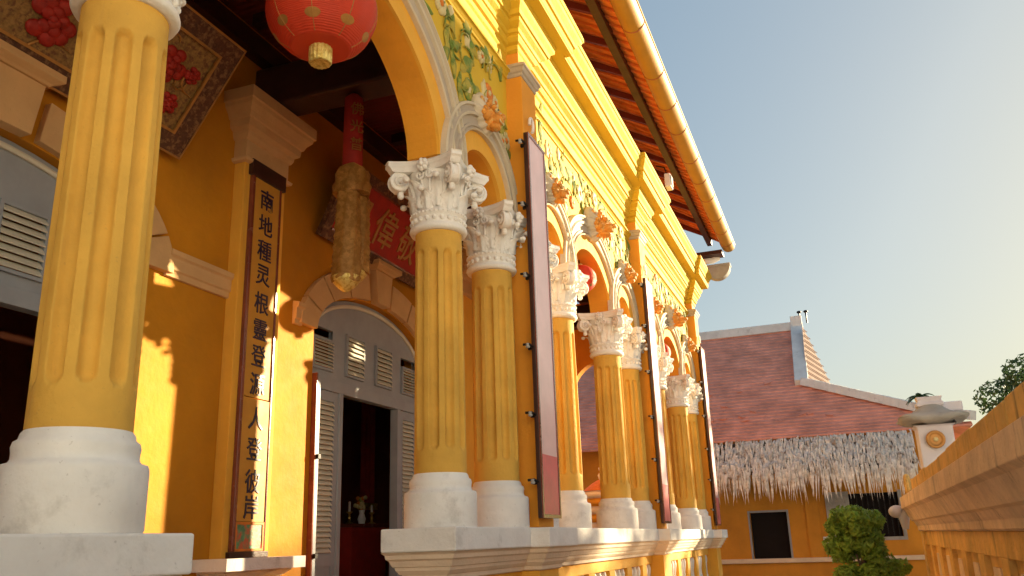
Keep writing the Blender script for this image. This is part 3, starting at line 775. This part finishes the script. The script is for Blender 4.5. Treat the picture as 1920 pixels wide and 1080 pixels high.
# ------------------------------------------------------------------ lanterns
def lantern(x,y,z,R,label,top):
    t=empty('lantern',(x,y,z)); tag(t,label,'lantern','red lanterns in the arches')
    H=R*.86; b=B('lantern',True); nu,nv=96,40; rings=[]
    for i in range(nv+1):
        u=-.88+1.76*i/nv; r=math.sqrt(1-u*u)**.9
        rings.append([((R*r*(1+.022*abs(cos(4*2*PI*j/nu))**6*-1+.003*(-1)**i))*cos(2*PI*j/nu),(R*r*(1-.022*abs(cos(4*2*PI*j/nu))**6+.003*(-1)**i))*sin(2*PI*j/nu),H*u) for j in range(nu)])
    b.loft(rings,True); o=b.build('lantern_globe',t)
    m=B('goldink',True)
    for k in range(8):
        a=2*PI*k/8+PI/8-.0; r0=a
        m.tube([(R*1.0*(math.sqrt(1-u*u)**.9)*cos(a),R*(math.sqrt(1-u*u)**.9)*sin(a),H*u) for u in [-.86+1.72*i/20 for i in range(21)]],R*.008,5)
    m.build('seam',o)
    for k in range(8):
        m=B('goldink',True); a=2*PI*k/8+PI/8; rows=[]
        for i in range(7):
            u=-.70+.15*i/6; rr=R*math.sqrt(1-u*u)**.9*1.004; wd_=.20*sin(PI*(i+.5)/7)**.6
            rows.append([(rr*cos(a+wd_*q*(1+.15*cos(q*9))),rr*sin(a+wd_*q*(1+.15*cos(q*9))),H*u) for q in (-1,-.7,-.4,-.1,.1,.4,.7,1)])
        m.loft(rows,False,False); m.build('gilt_flower',o)
    m=B('lanterngold',True); rr=R*.20; z0=-H*.86
    m.loft([[(rr*(1+.04*cos(16*2*PI*j/64))*f*cos(2*PI*j/64),rr*(1+.04*cos(16*2*PI*j/64))*f*sin(2*PI*j/64),zz) for j in range(64)] for f,zz in ((1,z0),(1.03,z0-R*.14),(1,z0-R*.30),(.9,z0-R*.33),(.6,z0-R*.30))],True)
    m.build('lantern_fringe',t)
    m=B('lanterngold',True); m.lathe(0,0,[(rr,H*.86),(rr*1.03,H*.86+R*.12),(rr,H*.86+R*.2)],24); m.build('lantern_top',t)
    m=B('blackmetal',True); m.tube([(0,0,H),(0,0,top-z)],.008,6); m.build('cord',t)
lantern(4.82,.06,5.44,.42,'largest red lantern, hanging in the wide near arch above the stair opening',ZCT+1.05)
lantern(11.74,.06,5.22,.245,'smaller red lantern hanging in the middle arch, beside the second red board',ZCT+.64)
lantern(17.5,.06,5.2,.26,'smallest looking red lantern, hanging in the far arch near the end of the arcade',ZCT+.64)

# ------------------------------------------------------------------ hanging pennant bundle
t=empty('hanging_pennant',(7.33,1.3,0)); tag(t,'gold pleated cloth pennant with a red lettered band hanging in the dim veranda','pennant')
b=B('redcloth',True); b.lathe(0,0,[(.10,5.36),(.11,5.40),(.105,5.9),(.10,6.25),(.04,6.31)],20); o=b.build('red_band',t)
for k,ch in enumerate('佛光普'):
    b=B('goldink'); glyph(b,ch,.16,Matrix.Translation((-.075,-.09,6.08-.21*k))@Matrix.Rotation(math.radians(-40),4,'Z')@Matrix.Rotation(PI/2,4,'X'),.003); b.build('character',o)
b=B('penn',True)
def skirt(cx,cy,r0,r1,z0,z1,n=26,seed=0):
    rings=[]
    for i in range(n+1):
        t_=i/n; z=z0+(z1-z0)*t_; r=(r0+(r1-r0)*t_)*(1+.10*(i%2)); 
        rings.append([(cx+r*(1+.07*sin(5*2*PI*j/40+seed+t_*3))*cos(2*PI*j/40),cy+r*(1+.07*cos(7*2*PI*j/40+t_*4))*sin(2*PI*j/40),z-.02*sin(3*2*PI*j/40+i)) for j in range(40)])
    b.loft(rings,True)
skirt(0,0,.16,.19,5.40,5.10,4); skirt(-.07,0,.11,.14,5.12,4.12,26,1); skirt(.12,-.02,.10,.12,5.12,4.26,24,2)
b.build('pleated_skirt',t)
b=B('lanterngold',True)
for cx,z,r in ((-.07,4.12,.145),(.12,4.26,.125)):
    b.lathe(cx,0,[(r*(1.04-.9*(k/6)**2),z+.05-.16*k/6) for k in range(7)],20)
b.build('gold_fringe',t)
b=B('blackmetal'); b.tube([(0,0,6.3),(0,0,7.3)],.008,6); b.build('cord',t)

# ------------------------------------------------------------------ altar furniture inside
t=empty('altar_table',(12.5,4.3,FL)); tag(t,'red draped altar table in the dark hall behind the open shutters','table')
b=B('redcloth'); b.box(-.55,.55,-.3,.3,0,1.06); b.build('red_drape',t,bevel=.02); b=B('brownlac'); b.box(-.6,.6,-.34,.34,1.061,1.11); b.build('table_top',t)
for i,(dx,hh,lab) in enumerate(((-.38,.34,'left brass candlestick with a pale candle on the red altar table'),(.32,.30,'right brass candlestick with a pale candle on the red altar table'))):
    t=empty('candlestick',(12.5+dx,4.15,FL+1.11)); tag(t,lab,'candlestick','brass candlesticks on the altar table')
    b=B('brass',True); b.lathe(0,0,[(.07,0),(.06,.02),(.02,.05),(.03,.10),(.015,.15),(.05,.18),(.05,.19)],16); b.build('stem',t)
    b=B('cap',True); b.lathe(0,0,[(.02,.191),(.02,hh),(.005,hh+.01)],10); b.build('candle',t)
t=empty('flower_vase',(12.45,4.12,FL+1.11)); tag(t,'small vase of white and pink flowers on the red altar table','vase')
b=B('porcelain',True); b.lathe(0,0,[(.05,0),(.07,.08),(.04,.17),(.055,.22)],18); b.build('vase_body',t)
b=B('flowwhite',True)
for i in range(14):
    a=rnd.uniform(0,6.3); r=rnd.uniform(0,.13); b.use(rnd.choice(['flowwhite','floworange','green']),True); b.ball((r*cos(a),r*sin(a),rnd.uniform(.25,.42)),.035,7,5)
b.build('flowers',t)

for dx,lab in ((-.1,'red cloth banner with gold edging hanging deep in the dark hall, left of its pair'),(1.5,'red cloth banner with gold edging hanging deep in the dark hall, right of its pair')):
    t=empty('hanging_banner',(13.0+dx,5.2,0)); tag(t,lab,'banner','banners in the dark hall')
    b=B('redcloth'); n_=16; b.loft([[(-.28+.56*i/n_,.03*sin(i*1.3),z) for i in range(n_+1)] for z in (2.3,3.1,3.9,4.7)],False,False); b.build('banner_cloth',t)
    b=B('lanterngold'); b.box(-.3,.3,-.04,.04,2.18,2.30); b.box(-.3,.3,-.04,.04,4.7,4.78); b.build('banner_border',t)
t=empty('altar_screen',(13.6,7.6,FL)); tag(t,'gilded carved altar screen at the back of the dark hall','screen')
b=B('goldground'); b.box(-1.6,1.6,-.06,.06,1.0,3.6); b.build('screen_panel',t); b=B('peony',True)
for i in range(7): b.ball((-1.3+.43*i,-.1,2.2+.5*(i%2)),(.16,.06,.16),10,7)
b.use('lanterngold',False); b.box(-1.7,1.7,-.1,.1,3.6,3.75); b.box(-1.7,-1.55,-.1,.1,0,3.6); b.box(1.55,1.7,-.1,.1,0,3.6); b.build('screen_frame',t)
# ------------------------------------------------------------------ boundary wall on the right
t=empty('boundary_wall',(0,0,0)); tag(t,'low weathered yellow boundary wall with stained moulded coping at the right edge','wall')
q=-3.9; XB=13.2; XA=-3
b=B('weatherp'); pr=[(q-.40,1.47),(q-.20,1.47),(q-.17,1.485),(q-.165,1.54),(q-.15,1.56),(q-.13,1.60),(q-.10,1.615),(q-.075,1.67),(q-.04,1.745),(q-.02,1.76),(q,1.775),(q,1.915),(q-.005,1.92),(q-.40,1.92)]
b.extr(pr,XA,XB,'X'); b.build('coping_moulding',t,bevel=.004)
b=B('weather'); x=XA; 
while x<XB-2.2:
    L=rnd.uniform(.5,.9); x2=min(x+L,XB-2.15); j=rnd.uniform(-.006,.006)
    b.box(x+.003,x2-.003,q-.38,q-.025+j,1.922,2.05+rnd.uniform(-.008,.008)); x=x2
b.build('coping_top',t,bevel=.012)
b=B('weather'); b.box(XA,XB-.1,q-.38,q-.26,0,1.469); b.box(XA,XB-.1,q-.39,q-.215,1.30,1.468); b.box(XA,XB-.1,q-.39,q-.215,0,.35)
x=XB-.1-.5
b.box(XB-.42,XB-.08,q-.40,q-.19,0,1.4685)
x=XB-1.0; i=0
while x>XA:
    b.box(x-.16,x+.16,q-.395,q-.215,.35,1.30); x-=1.12
b.build('wall_body',t,bevel=.006)
b=B('weatherp'); x=XB-1.0-.56
while x>XA:
    b.add([(x-.25,q-.255,.55),(x+.25,q-.255,.55),(x+.16,q-.255,1.22),(x-.16,q-.255,1.22),(x-.25,q-.235,.55),(x+.25,q-.235,.55),(x+.16,q-.235,1.22),(x-.16,q-.235,1.22)],[(3,2,1,0),(4,5,6,7),(0,1,5,4),(1,2,6,5),(2,3,7,6),(3,0,4,7)]); x-=1.12
b.build('worn_panel',t)
# scroll end
b=B('paleblue',True); b.ball((XB+.05,q+.06,1.74),(.10,.11,.085),14,10); b.lathe(XB+.05,q-.02,[(.04,1.50),(.06,1.60),(.08,1.70),(.07,1.76)],14); b.build('end_knob',t)
b=B('weather',True); pts=[(XB-1.2+.17*(1-i/22)*cos(i*.42),q-.05,2.02+.14*(1-i/22)*sin(i*.42)) for i in range(20)]; b.tube(pts,.035,8); b.build('scroll',t)

# ------------------------------------------------------------------ gate pillar with pagoda cap
t=empty('gate_pillar',(14.2,-4.56,.08)); tag(t,'white gate pillar with a flared pagoda cap and round gold medallion beyond the wall','pillar')
b=B('paleblue'); b.frustum(-.26,.26,-.26,.26,[(.0,0),(0,2.1),(.03,2.15),(-.02,2.22),(-.02,2.86),(.02,2.88)]); b.build('pillar_shaft',t,bevel=.02)
b=B('grey',True); rings=[]
for r,z in ((.30,2.885),(.40,2.91),(.47,2.96),(.46,3.0),(.36,3.05),(.27,3.09),(.20,3.14),(.15,3.19)):
    ring=[]
    for j in range(48):
        a=2*PI*j/48; k=abs(cos(2*a+PI/2))  # corners
        s=1+.28*abs(sin(2*a))**3*(1 if z<3 else .3); ring.append((r*s*cos(a),r*s*sin(a),z+(.05*abs(sin(2*a))**4 if z<3.02 else 0)))
    rings.append(ring)
b.loft(rings); b.use('paleblue',False); b.build('pagoda_cap',t)
b=B('paleblue'); b.frustum(-.11,.11,-.16,.16,[(0,3.16),(.03,3.18),(.03,3.22),(.0,3.24),(.02,3.31)]); b.box(-.07,.07,-.44,-.16,3.08,3.22); b.build('finial',t,bevel=.015)
b=B('goldink',True); n=24
b.loft([[(-.285-.02,.13*f*cos(2*PI*j/n)+.02,2.66+.13*f*sin(2*PI*j/n)) for j in range(n)] for f in (1,)]+[[(-.31,.13*f*cos(2*PI*j/n)+.02,2.66+.13*f*sin(2*PI*j/n)) for j in range(n)] for f in (.95,.62)]+[[(-.30,.075*cos(2*PI*j/n)+.02,2.66+.075*sin(2*PI*j/n)) for j in range(n)]])
b.use('flowwhite',True); b.ball((-.31,.02,2.66),(.02,.035,.035),10,6); b.build('medallion',t)

# roof tiles edge of the gate behind the pillar
t=empty('gate_roof',(15.0,-5.55,0)); tag(t,'dark red tiled corner of a gate roof just behind the white pillar','roof')
b=B('redcloth'); 
for i in range(5): b.tube([(-.5,.35-.16*i,2.62-.06*i),(.4,.35-.16*i,2.92-.05*i)],.075,8)
b.use('darkwood'); b.box(-.45,.5,-.5,.5,2.1,2.5); b.build('roof_tiles',t); b=B('paleblue'); b.box(-.3,.4,-.4,.4,0,2.09); b.build('roof_post',t)

# ------------------------------------------------------------------ foliage helpers
def leafcloud(b,c,r,n,size,rg,shape=None):
    for _ in range(n):
        while True:
            d=Vector((rg.uniform(-1,1),rg.uniform(-1,1),rg.uniform(-1,1)))
            if .1<d.length<1: break
        d=d.normalized()*(d.length**.45)
        k=1+.22*noise.noise(Vector((d.x*2.3+c[0],d.y*2.3+c[1],d.z*2.3+c[2])))
        p=Vector((c[0]+d.x*r[0]*k,c[1]+d.y*r[1]*k,c[2]+d.z*r[2]*k)); s=size*rg.uniform(.6,1.3)
        nrm=(d+Vector((rg.uniform(-1,1),rg.uniform(-1,1),rg.uniform(-.3,1.2)))*.8).normalized()
        a=nrm.cross(Vector((rg.uniform(-1,1),rg.uniform(-1,1),rg.uniform(-1,1)))).normalized(); e=nrm.cross(a)
        b.add([tuple(p-a*s),tuple(p+e*s*.42-a*s*.1),tuple(p+a*s+nrm*s*.2),tuple(p-e*s*.42-a*s*.1)],[(0,1,2,3)])
t=empty('topiary_shrub',(13.0,-3.34,0)); tag(t,'clipped round-tiered green shrub in a pot before the thatched awning','shrub')
b=B('leafA'); rg=random.Random(3)
for k in range(34):
    lv=k%3; zc_=(1.60,1.28,1.0)[lv]; rr_=(.30,.40,.40)[lv]; a=rg.uniform(0,6.3); q_=rg.uniform(.2,1)*rr_
    leafcloud(b,(q_*cos(a),q_*sin(a),zc_+rg.uniform(-.10,.12)),(rg.uniform(.12,.2),)*2+(rg.uniform(.09,.15),),300,.046,rg)
b.build('foliage',t)
b=B('trunk',True); b.tube([(0,0,.35),(.04,0,.7),(-.03,.02,1.1),(0,0,1.5)],[.05,.045,.035,.02],8)
for c in ((-.2,.1,1.2),(.2,-.1,1.25)): b.tube([(0,0,.8),c],[.03,.012],6)
b.build('trunk',t)
b=B('grey',True); b.lathe(0,0,[(.22,0),(.26,.05),(.34,.40),(.38,.42),(.38,.47),(.33,.47),(.32,.42)],24); b.build('pot',t)

# urn seen between the columns beyond the arcade
t=empty('ornamental_urn',(22.3,2.72,0)); tag(t,'banded yellow and white ceramic urn on a pedestal, glimpsed between the lit columns','urn')
b=B('bright',True); b.lathe(0,0,[(.45,0),(.45,1.0),(.35,1.1),(.35,1.6),(.55,1.7)],24); b.build('pedestal',t)
b=B('cap',True)
for k in range(5):
    b.use('cap' if k%2==0 else 'yellow',True); z=1.72+.2*k; r=.62-.02*k; b.lathe(0,0,[(r*.9,z),(r,z+.04),(r,z+.12),(r*.86,z+.16),(r*.84,z+.2)],28)
b.build('urn_body',t)
b=B('floworange',True); b.lathe(0,0,[(.5,2.72),(.42,2.8),(.25,2.92),(.1,3.0)],20); b.use('cap',True); b.lathe(0,0,[(.06,3.0),(.1,3.12),(.04,3.2),(.07,3.3),(.0,3.42)],12); b.build('urn_lid',t)

# ------------------------------------------------------------------ far hall
t=empty('far_hall',(0,0,0)); tag(t,'far ochre hall with weathered red tiled hip roof and white ridges','building')
WX=30.0
b=B('farwall')
# front wall with door and window openings as recesses built from pieces
dY0,dY1=-1.35,-.18; wY0,wY1=-4.75,-3.3
def wall_piece(y0,y1,z0,z1): b.box(WX,WX+.3,y0,y1,z0,z1)
wall_piece(dY1,9,0,4.6); wall_piece(dY0,dY1,2.18,4.6); wall_piece(wY1,dY0,0,4.6); wall_piece(wY0,wY1,0,1.3); wall_piece(wY0,wY1,2.65,4.6); wall_piece(-6.3,wY0,0,4.6)
wall_piece(dY0,dY1,0,.72)
b.box(WX,40,-6.35,-6.05,0,4.6); b.box(WX-.07,WX-.002,-2.35,-1.95,.74,4.4); b.build('wall',t)
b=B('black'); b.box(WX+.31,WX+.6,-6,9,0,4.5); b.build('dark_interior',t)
b=B('cream'); b.box(WX-.16,WX-.002,-6.3,9,.60,.74); b.box(WX-.12,WX-.002,-6.3,9,.0,.10); b.build('ledge',t,bevel=.02)
b=B('greywood'); 
for q in ((dY0-.06,dY0,.74,2.24),(dY1,dY1+.06,.74,2.24),(dY0,dY1,2.18,2.24)): b.box(WX-.03,WX+.05,q[0],q[1],q[2],q[3])
b.build('door_frame',t)
f=B('grey'); f.box(WX-.06,WX+.06,wY0-.1,wY0,1.2,2.7); f.box(WX-.06,WX+.06,wY1,wY1+.72,.74,2.72); f.box(WX-.06,WX+.06,wY0,wY1,1.2,1.3); fo=f.build('window',t)
f=B('blackmetal'); 
for i in range(9): f.box(WX+.1,WX+.14,wY0+.08+i*.16,wY0+.11+i*.16,1.3,2.65)
f.build('window_bars',fo)
b=B('paleblue'); b.box(WX-.012,WX-.002,-2.85,-2.38,1.02,1.36); b.build('notice_panel',t)
# roof courses (front slope, hip break)
EXf,EZf=28.9,4.42; RXf,RZf=34.6,9.15; GY=-2.3
def zr(x): 
    u=(x-EXf)/(RXf-EXf); return EZf+(RZf-EZf)*(u**1.08)
def xr(z): return EXf+(RXf-EXf)*((z-EZf)/(RZf-EZf))**(1/1.08)
zbk=6.45; 
def yR(x): # right limit of front slope
    z=zr(x)
    if z>=zbk: return GY
    u=(zbk-z)/(zbk-EZf); return GY-4.75*u
b=B('fartile'); x=EXf-.1; step=.17; rg=random.Random(11)
nst=int((RXf-EXf)/step)
for i in range(nst+1):
    xa=EXf+i*step; xb=min(xa+step*1.25,RXf); 
    za=zr(xa); zb=zr(min(xb,RXf)); yr=yR(xa); y=10.0; 
    n=40
    L=(10.0-yr)/n
    pts0=[];pts1=[];pts2=[]
    for k in range(n+1):
        yy=yr+L*k; j=rg.uniform(-.006,.010)
        pts0.append((xa,yy,za+.055+j)); pts1.append((xb,yy,zb+.012)); pts2.append((xa,yy,za))
    b.loft([pts0,pts1],False,False); b.loft([pts2,pts0],False,False)
# slipped broken tiles
b.build('roof',t); rf=[o for o in SC.objects if o.parent is t and o.name.startswith('roof')][0]
for i in range(18):
    cxx=rg.choice([29.6,29.9,30.2,31.3,31.6,30.6]); yy=rg.uniform(-5.5,3.5) if cxx<30 else rg.uniform(-1.5,3.2); xx=cxx+rg.uniform(-.15,.15)
    if yy<yR(xx)+.3: continue
    sl=(zr(xx+.1)-zr(xx))/.1; Tm=Matrix.Translation((xx,yy,zr(xx)+.075))@Matrix.Rotation(-math.atan(sl),4,'Y')@Matrix.Rotation(rg.uniform(-.6,.6),4,'Z')
    b=B('fartile'); k_=rg.uniform(.5,1); b.box(-.05*k_,.05*k_,-.13*k_,.13*k_,-.01,.03,Tm); b.build('slipped_tile',rf)
# back slope and right hip
b=B('fartile'); XBk=2*RXf-EXf
b.add([(RXf,GY,RZf),(RXf,10,RZf),(XBk,10,EZf),(XBk,GY,EZf)],[(0,1,2,3)])
x31=xr(zbk); xb31=2*RXf-x31
b.add([(x31,GY,zbk),(xb31,GY,zbk),(XBk,GY-4.75,EZf),(EXf,GY-4.75,EZf)],[(3,2,1,0)]); b.add([(xb31,GY,zbk),(XBk,GY,EZf),(XBk,GY-4.75,EZf)],[(0,1,2)]); b.build('hip_slope',rf)
M['gable']=mat('dark_gable_brick',(.10,.03,.02),.9,.3,4,.3,20)
b=B('gable'); P0,P1,P2=Vector((33.6,-2.52,RZf-.05)),Vector((31.5,-2.48,zbk+.1)),Vector((36.4,-3.45,zbk+.1))
b.add([tuple(P1),tuple(P2),tuple(P0)],[(0,1,2)])
for i in range(1,11):
    u=i/11; a_=P1.lerp(P0,u)+Vector((0,-.05,0)); c_=P2.lerp(P0,u)+Vector((0,-.05,0)); b.tube([a_,c_],.018,5)
b.build('gable_lattice',rf)
def beam(b,p0,p1,w,h):
    p0,p1=Vector(p0),Vector(p1); d=(p1-p0).normalized(); s=d.cross(Vector((0,0,1))).normalized()*w/2; u=s.normalized().cross(d)*h
    if u.z<0: u=-u
    r=lambda p:[tuple(p-s),tuple(p+s),tuple(p+s+u),tuple(p-s+u)]
    b.loft([r(p0),r(p1)])
b=B('ridge'); beam(b,(RXf,10,RZf-.05),(RXf,GY-.15,RZf-.02),.3,.34)
n=10
for i in range(n):
    xa=x31+(RXf-x31)*i/n; xb=x31+(RXf-x31)*(i+1)/n; beam(b,(xa,GY,zr(xa)),(xb+.03,GY,zr(xb)+.03),.46,.26+.0*i)
beam(b,(RXf,GY,RZf-.1),(xb31,GY,zbk),.42,.26)
beam(b,(RXf-.25,GY,RZf-.1),(RXf-.32,GY,RZf+.50),.42,.5)
prev=None
for i in range(13):
    u=i/12; xx=x31+(EXf-x31)*u; p=(xx-.0,yR(xx),zr(xx)+.02+.35*max(0,u-.75)**1.2*2)
    if prev: beam(b,prev,(p[0]-.03,p[1]-.03,p[2]),.34,.28)
    prev=p
b.build('roof_ridge',rf,bevel=.02)
b=B('blackmetal',True)
for yy in (-2.75,-3.0): b.tube([(RXf-.2,yy+.3,RZf+.2),(RXf-.2,yy+.3,RZf+.62)],.03,6); b.ball((RXf-.2,yy+.3,RZf+.66),(.05,.09,.06),8,5)
b.build('ridge_ornament',rf)

# thatched awning: many palm strips
t=empty('thatched_awning',(0,0,0)); tag(t,'shaggy grey palm thatch awning hanging below the far red roof','awning')
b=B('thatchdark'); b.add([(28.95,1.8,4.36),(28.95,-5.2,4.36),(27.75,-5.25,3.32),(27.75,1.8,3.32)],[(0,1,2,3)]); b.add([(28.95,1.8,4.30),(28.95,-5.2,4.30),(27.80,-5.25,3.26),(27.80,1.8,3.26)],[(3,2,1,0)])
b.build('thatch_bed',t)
b=B('thatch'); rg=random.Random(5)
for row in range(9):
    u0=row/8
    for k in range(235 if row<8 else 300):
        y=rg.uniform(-5.3,1.7); u=u0+rg.uniform(-.06,.06); xx=28.98-1.25*u; zz=4.42-1.08*u
        L=rg.uniform(.35,.75) if row<8 else rg.uniform(.35,1.05); w_=rg.uniform(.012,.034); dy=rg.uniform(-.16,.16)*L
        dn=rg.uniform(.75,1.1) if row<7 else rg.uniform(1.2,2.4)
        ex=xx-L*.75/max(1,dn); ez=zz-L*.8*min(1.1,dn); lift=rg.uniform(.02,.14)
        if row>=7: ex=xx-L*.3; ez=zz-L
        mx,mz=(xx+ex)/2-lift*.4,(zz+ez)/2+lift
        b.add([(xx,y-w_,zz+lift*.3),(xx,y+w_,zz+lift*.3),(mx,y+dy/2+w_,mz),(mx,y+dy/2-w_,mz+.01),(ex,y+dy,ez)],[(0,1,2,3),(3,2,4)])
tag(b.build('palm_strips',t),kind='stuff')
b=B('trunk',True)
for y in [-5+.9*i for i in range(8)]: b.tube([(30,y,4.3),(27.8,y,3.2)],.04,6)
b.build('bamboo_frame',t)

# ------------------------------------------------------------------ far trees
def tree(x,y,h,r,seed,label,n=2600,leaf=.16,palm=False):
    t=empty('palm_tree' if palm else 'tree',(x,y,0)); tag(t,label,'tree'); rg=random.Random(seed)
    b=B('trunk',True); b.tube([(0,0,0),(.1,.05,h*.4),(-.05,.1,h*.75),(0,0,h*.95)],[.22,.17,.12,.05],8)
    ends=[]
    if not palm:
        for k in range(9):
            a=rg.uniform(0,6.3); z0=h*rg.uniform(.4,.7); e=(r*rg.uniform(.5,.9)*cos(a),r*rg.uniform(.5,.9)*sin(a),z0+h*rg.uniform(.1,.3)); ends.append(e)
            b.tube([(0,0,z0),(e[0]*.5,e[1]*.5,(z0+e[2])/2+.1),e],[.08,.05,.02],6)
    b.build('trunk',t)
    c=B('leafB')
    if palm:
        for k in range(16):
            a=2*PI*k/16+rg.uniform(-.2,.2); el=rg.uniform(.1,1.0); pts=[]
            for i in range(10):
                s=i/9; pts.append(Vector((r*s*cos(a)*cos(el*.6),r*s*sin(a)*cos(el*.6),h*.95+r*(s*sin(el)-.9*s*s*.8))))
            c.tube(pts,[.02*(1-i/11) for i in range(10)],4)
            for i in range(1,10):
                p=pts[i]; d=(pts[i]-pts[i-1]).normalized(); sd=d.cross(Vector((0,0,1))).normalized()
                for s in (-1,1):
                    for q in (0,.5):
                        pp=p-d*q*r/9; L=r*.28*(1-i/14); e=pp+sd*s*L+d*L*.5-Vector((0,0,L*.4)); c.add([tuple(pp-d*.03),tuple(pp+d*.03),tuple(e)],[(0,1,2)])
    else:
        for e in ends+[(0,0,h*.95)]:
            leafcloud(c,e,(r*.42,r*.42,r*.34),n//10,leaf,rg)
    c.build('crown',t); return t
tree(40,-10.9,7.9,2.3,1,'loose feathery green tree behind the boundary wall at the right edge',5000,.13)
tree(26.0,-5.5,5.25,.4,2,'small dark palm top rising just above the white pillar',palm=True)

# ------------------------------------------------------------------ what shades the near arcade: an added tower
# unseen, set far right so its shadow ends at the first pier
TD=36.0; SAz=math.radians(34.5)
tx,ty=8.85+TD*cos(SAz),WY-TD*sin(SAz)
t=empty('shade_tower',(tx,ty,0),-SAz); tag(t,'tall plain tower added out of view to the right to shade the near arcade','tower')
b=B('tile'); b.box(-3,3,-5.3,0,0,14.9); b.build('tower_wall',t)
b=B('ridge'); b.frustum(-3,3,-5.3,0,[(0.0,14.9),(.12,15.0),(.12,15.2),(-2.5,16.6)]); b.build('tower_roof',t)
tree(40.5,-17.6,11,4.2,31,'broad leafy tree beyond the added shade tower, out to the right',4200,.22)
tree(29.8,-14.6,9.0,1.6,32,'slender tree standing before the added shade tower, out to the right',1500,.15)
# pale hall added behind the viewer to bounce sunlight onto the arcade
t=empty('bounce_hall',(0,0,0)); tag(t,'long pale blue-grey hall added unseen behind the viewer to bounce sunlight','building')
b=B('ridge'); b.use('pale'); b.box(-16,-9,-42,-1.5,0,8.5); b.build('hall_wall',t)
b=B('fartile'); b.add([(-8.4,-43,8.4),(-8.4,-.8,8.4),(-12.5,-.8,11),(-12.5,-43,11),(-16.6,-.8,8.4),(-16.6,-43,8.4)],[(0,1,2,3),(3,2,4,5),(1,4,2),(0,3,5)]); b.build('hall_roof',t)
for y in (-36,-30,-24,-18,-12,-6):
    b=B('greywood'); b.box(-8.99,-8.93,y-.6,y+.6,1.0,3.4); b.build('window_shutter',t)
# ------------------------------------------------------------------ light
SE=math.radians(14.3); SA=math.radians(34.5)
sd=Vector((cos(SA)*cos(SE),-sin(SA)*cos(SE),sin(SE)))
sl=bpy.data.lights.new('sun','SUN'); sl.energy=4.2; sl.angle=math.radians(.6); sl.color=(1,.80,.50)
so=bpy.data.objects.new('sun',sl); COL.objects.link(so); so.rotation_euler=(-sd).to_track_quat('-Z','Y').to_euler()
W=bpy.data.worlds.new('World'); SC.world=W; W.use_nodes=True; nt=W.node_tree; bg=nt.nodes['Background']
sky=nt.nodes.new('ShaderNodeTexSky'); sky.sky_type='NISHITA'; sky.sun_disc=False; sky.sun_elevation=SE; sky.sun_rotation=math.radians(90)+SA
sky.air_density=1.0; sky.dust_density=2.0; sky.ozone_density=1.0
gm_=nt.nodes.new('ShaderNodeGamma'); gm_.inputs[1].default_value=.35; hs=nt.nodes.new('ShaderNodeHueSaturation'); hs.inputs['Saturation'].default_value=2.1
nt.links.new(sky.outputs[0],gm_.inputs[0]); nt.links.new(gm_.outputs[0],hs.inputs['Color']); tn=nt.nodes.new('ShaderNodeMix'); tn.data_type='RGBA'; tn.blend_type='MULTIPLY'; tn.inputs[0].default_value=1; tn.inputs[7].default_value=(.93,1.02,1.02,1); nt.links.new(hs.outputs[0],tn.inputs[6]); nt.links.new(tn.outputs[2],bg.inputs['Color']); bg.inputs['Strength'].default_value=.074

# ------------------------------------------------------------------ camera
f,pitch,roll,yaw=1600.2,.2897,-.0334,.3544
F=Vector((cos(yaw)*cos(pitch),sin(yaw)*cos(pitch),sin(pitch))); R_=Vector((sin(yaw),-cos(yaw),0)); U=R_.cross(F)
c_,s_=cos(roll),sin(roll); R2=c_*R_+s_*U; U2=-s_*R_+c_*U
cam=bpy.data.cameras.new('camera'); cam.sensor_width=36; cam.lens=f/1920*36; cam.clip_end=600; cam.clip_start=.05
co=bpy.data.objects.new('camera',cam); COL.objects.link(co)
co.matrix_world=Matrix(((R2.x,U2.x,-F.x,0),(R2.y,U2.y,-F.y,-3.2),(R2.z,U2.z,-F.z,1.5),(0,0,0,1)))
SC.camera=co
SC.view_settings.view_transform='Standard'; SC.view_settings.look='None'; SC.view_settings.exposure=2.25; SC.view_settings.gamma=1
SC.cycles.max_bounces=8; SC.cycles.diffuse_bounces=5; SC.cycles.use_denoising=True
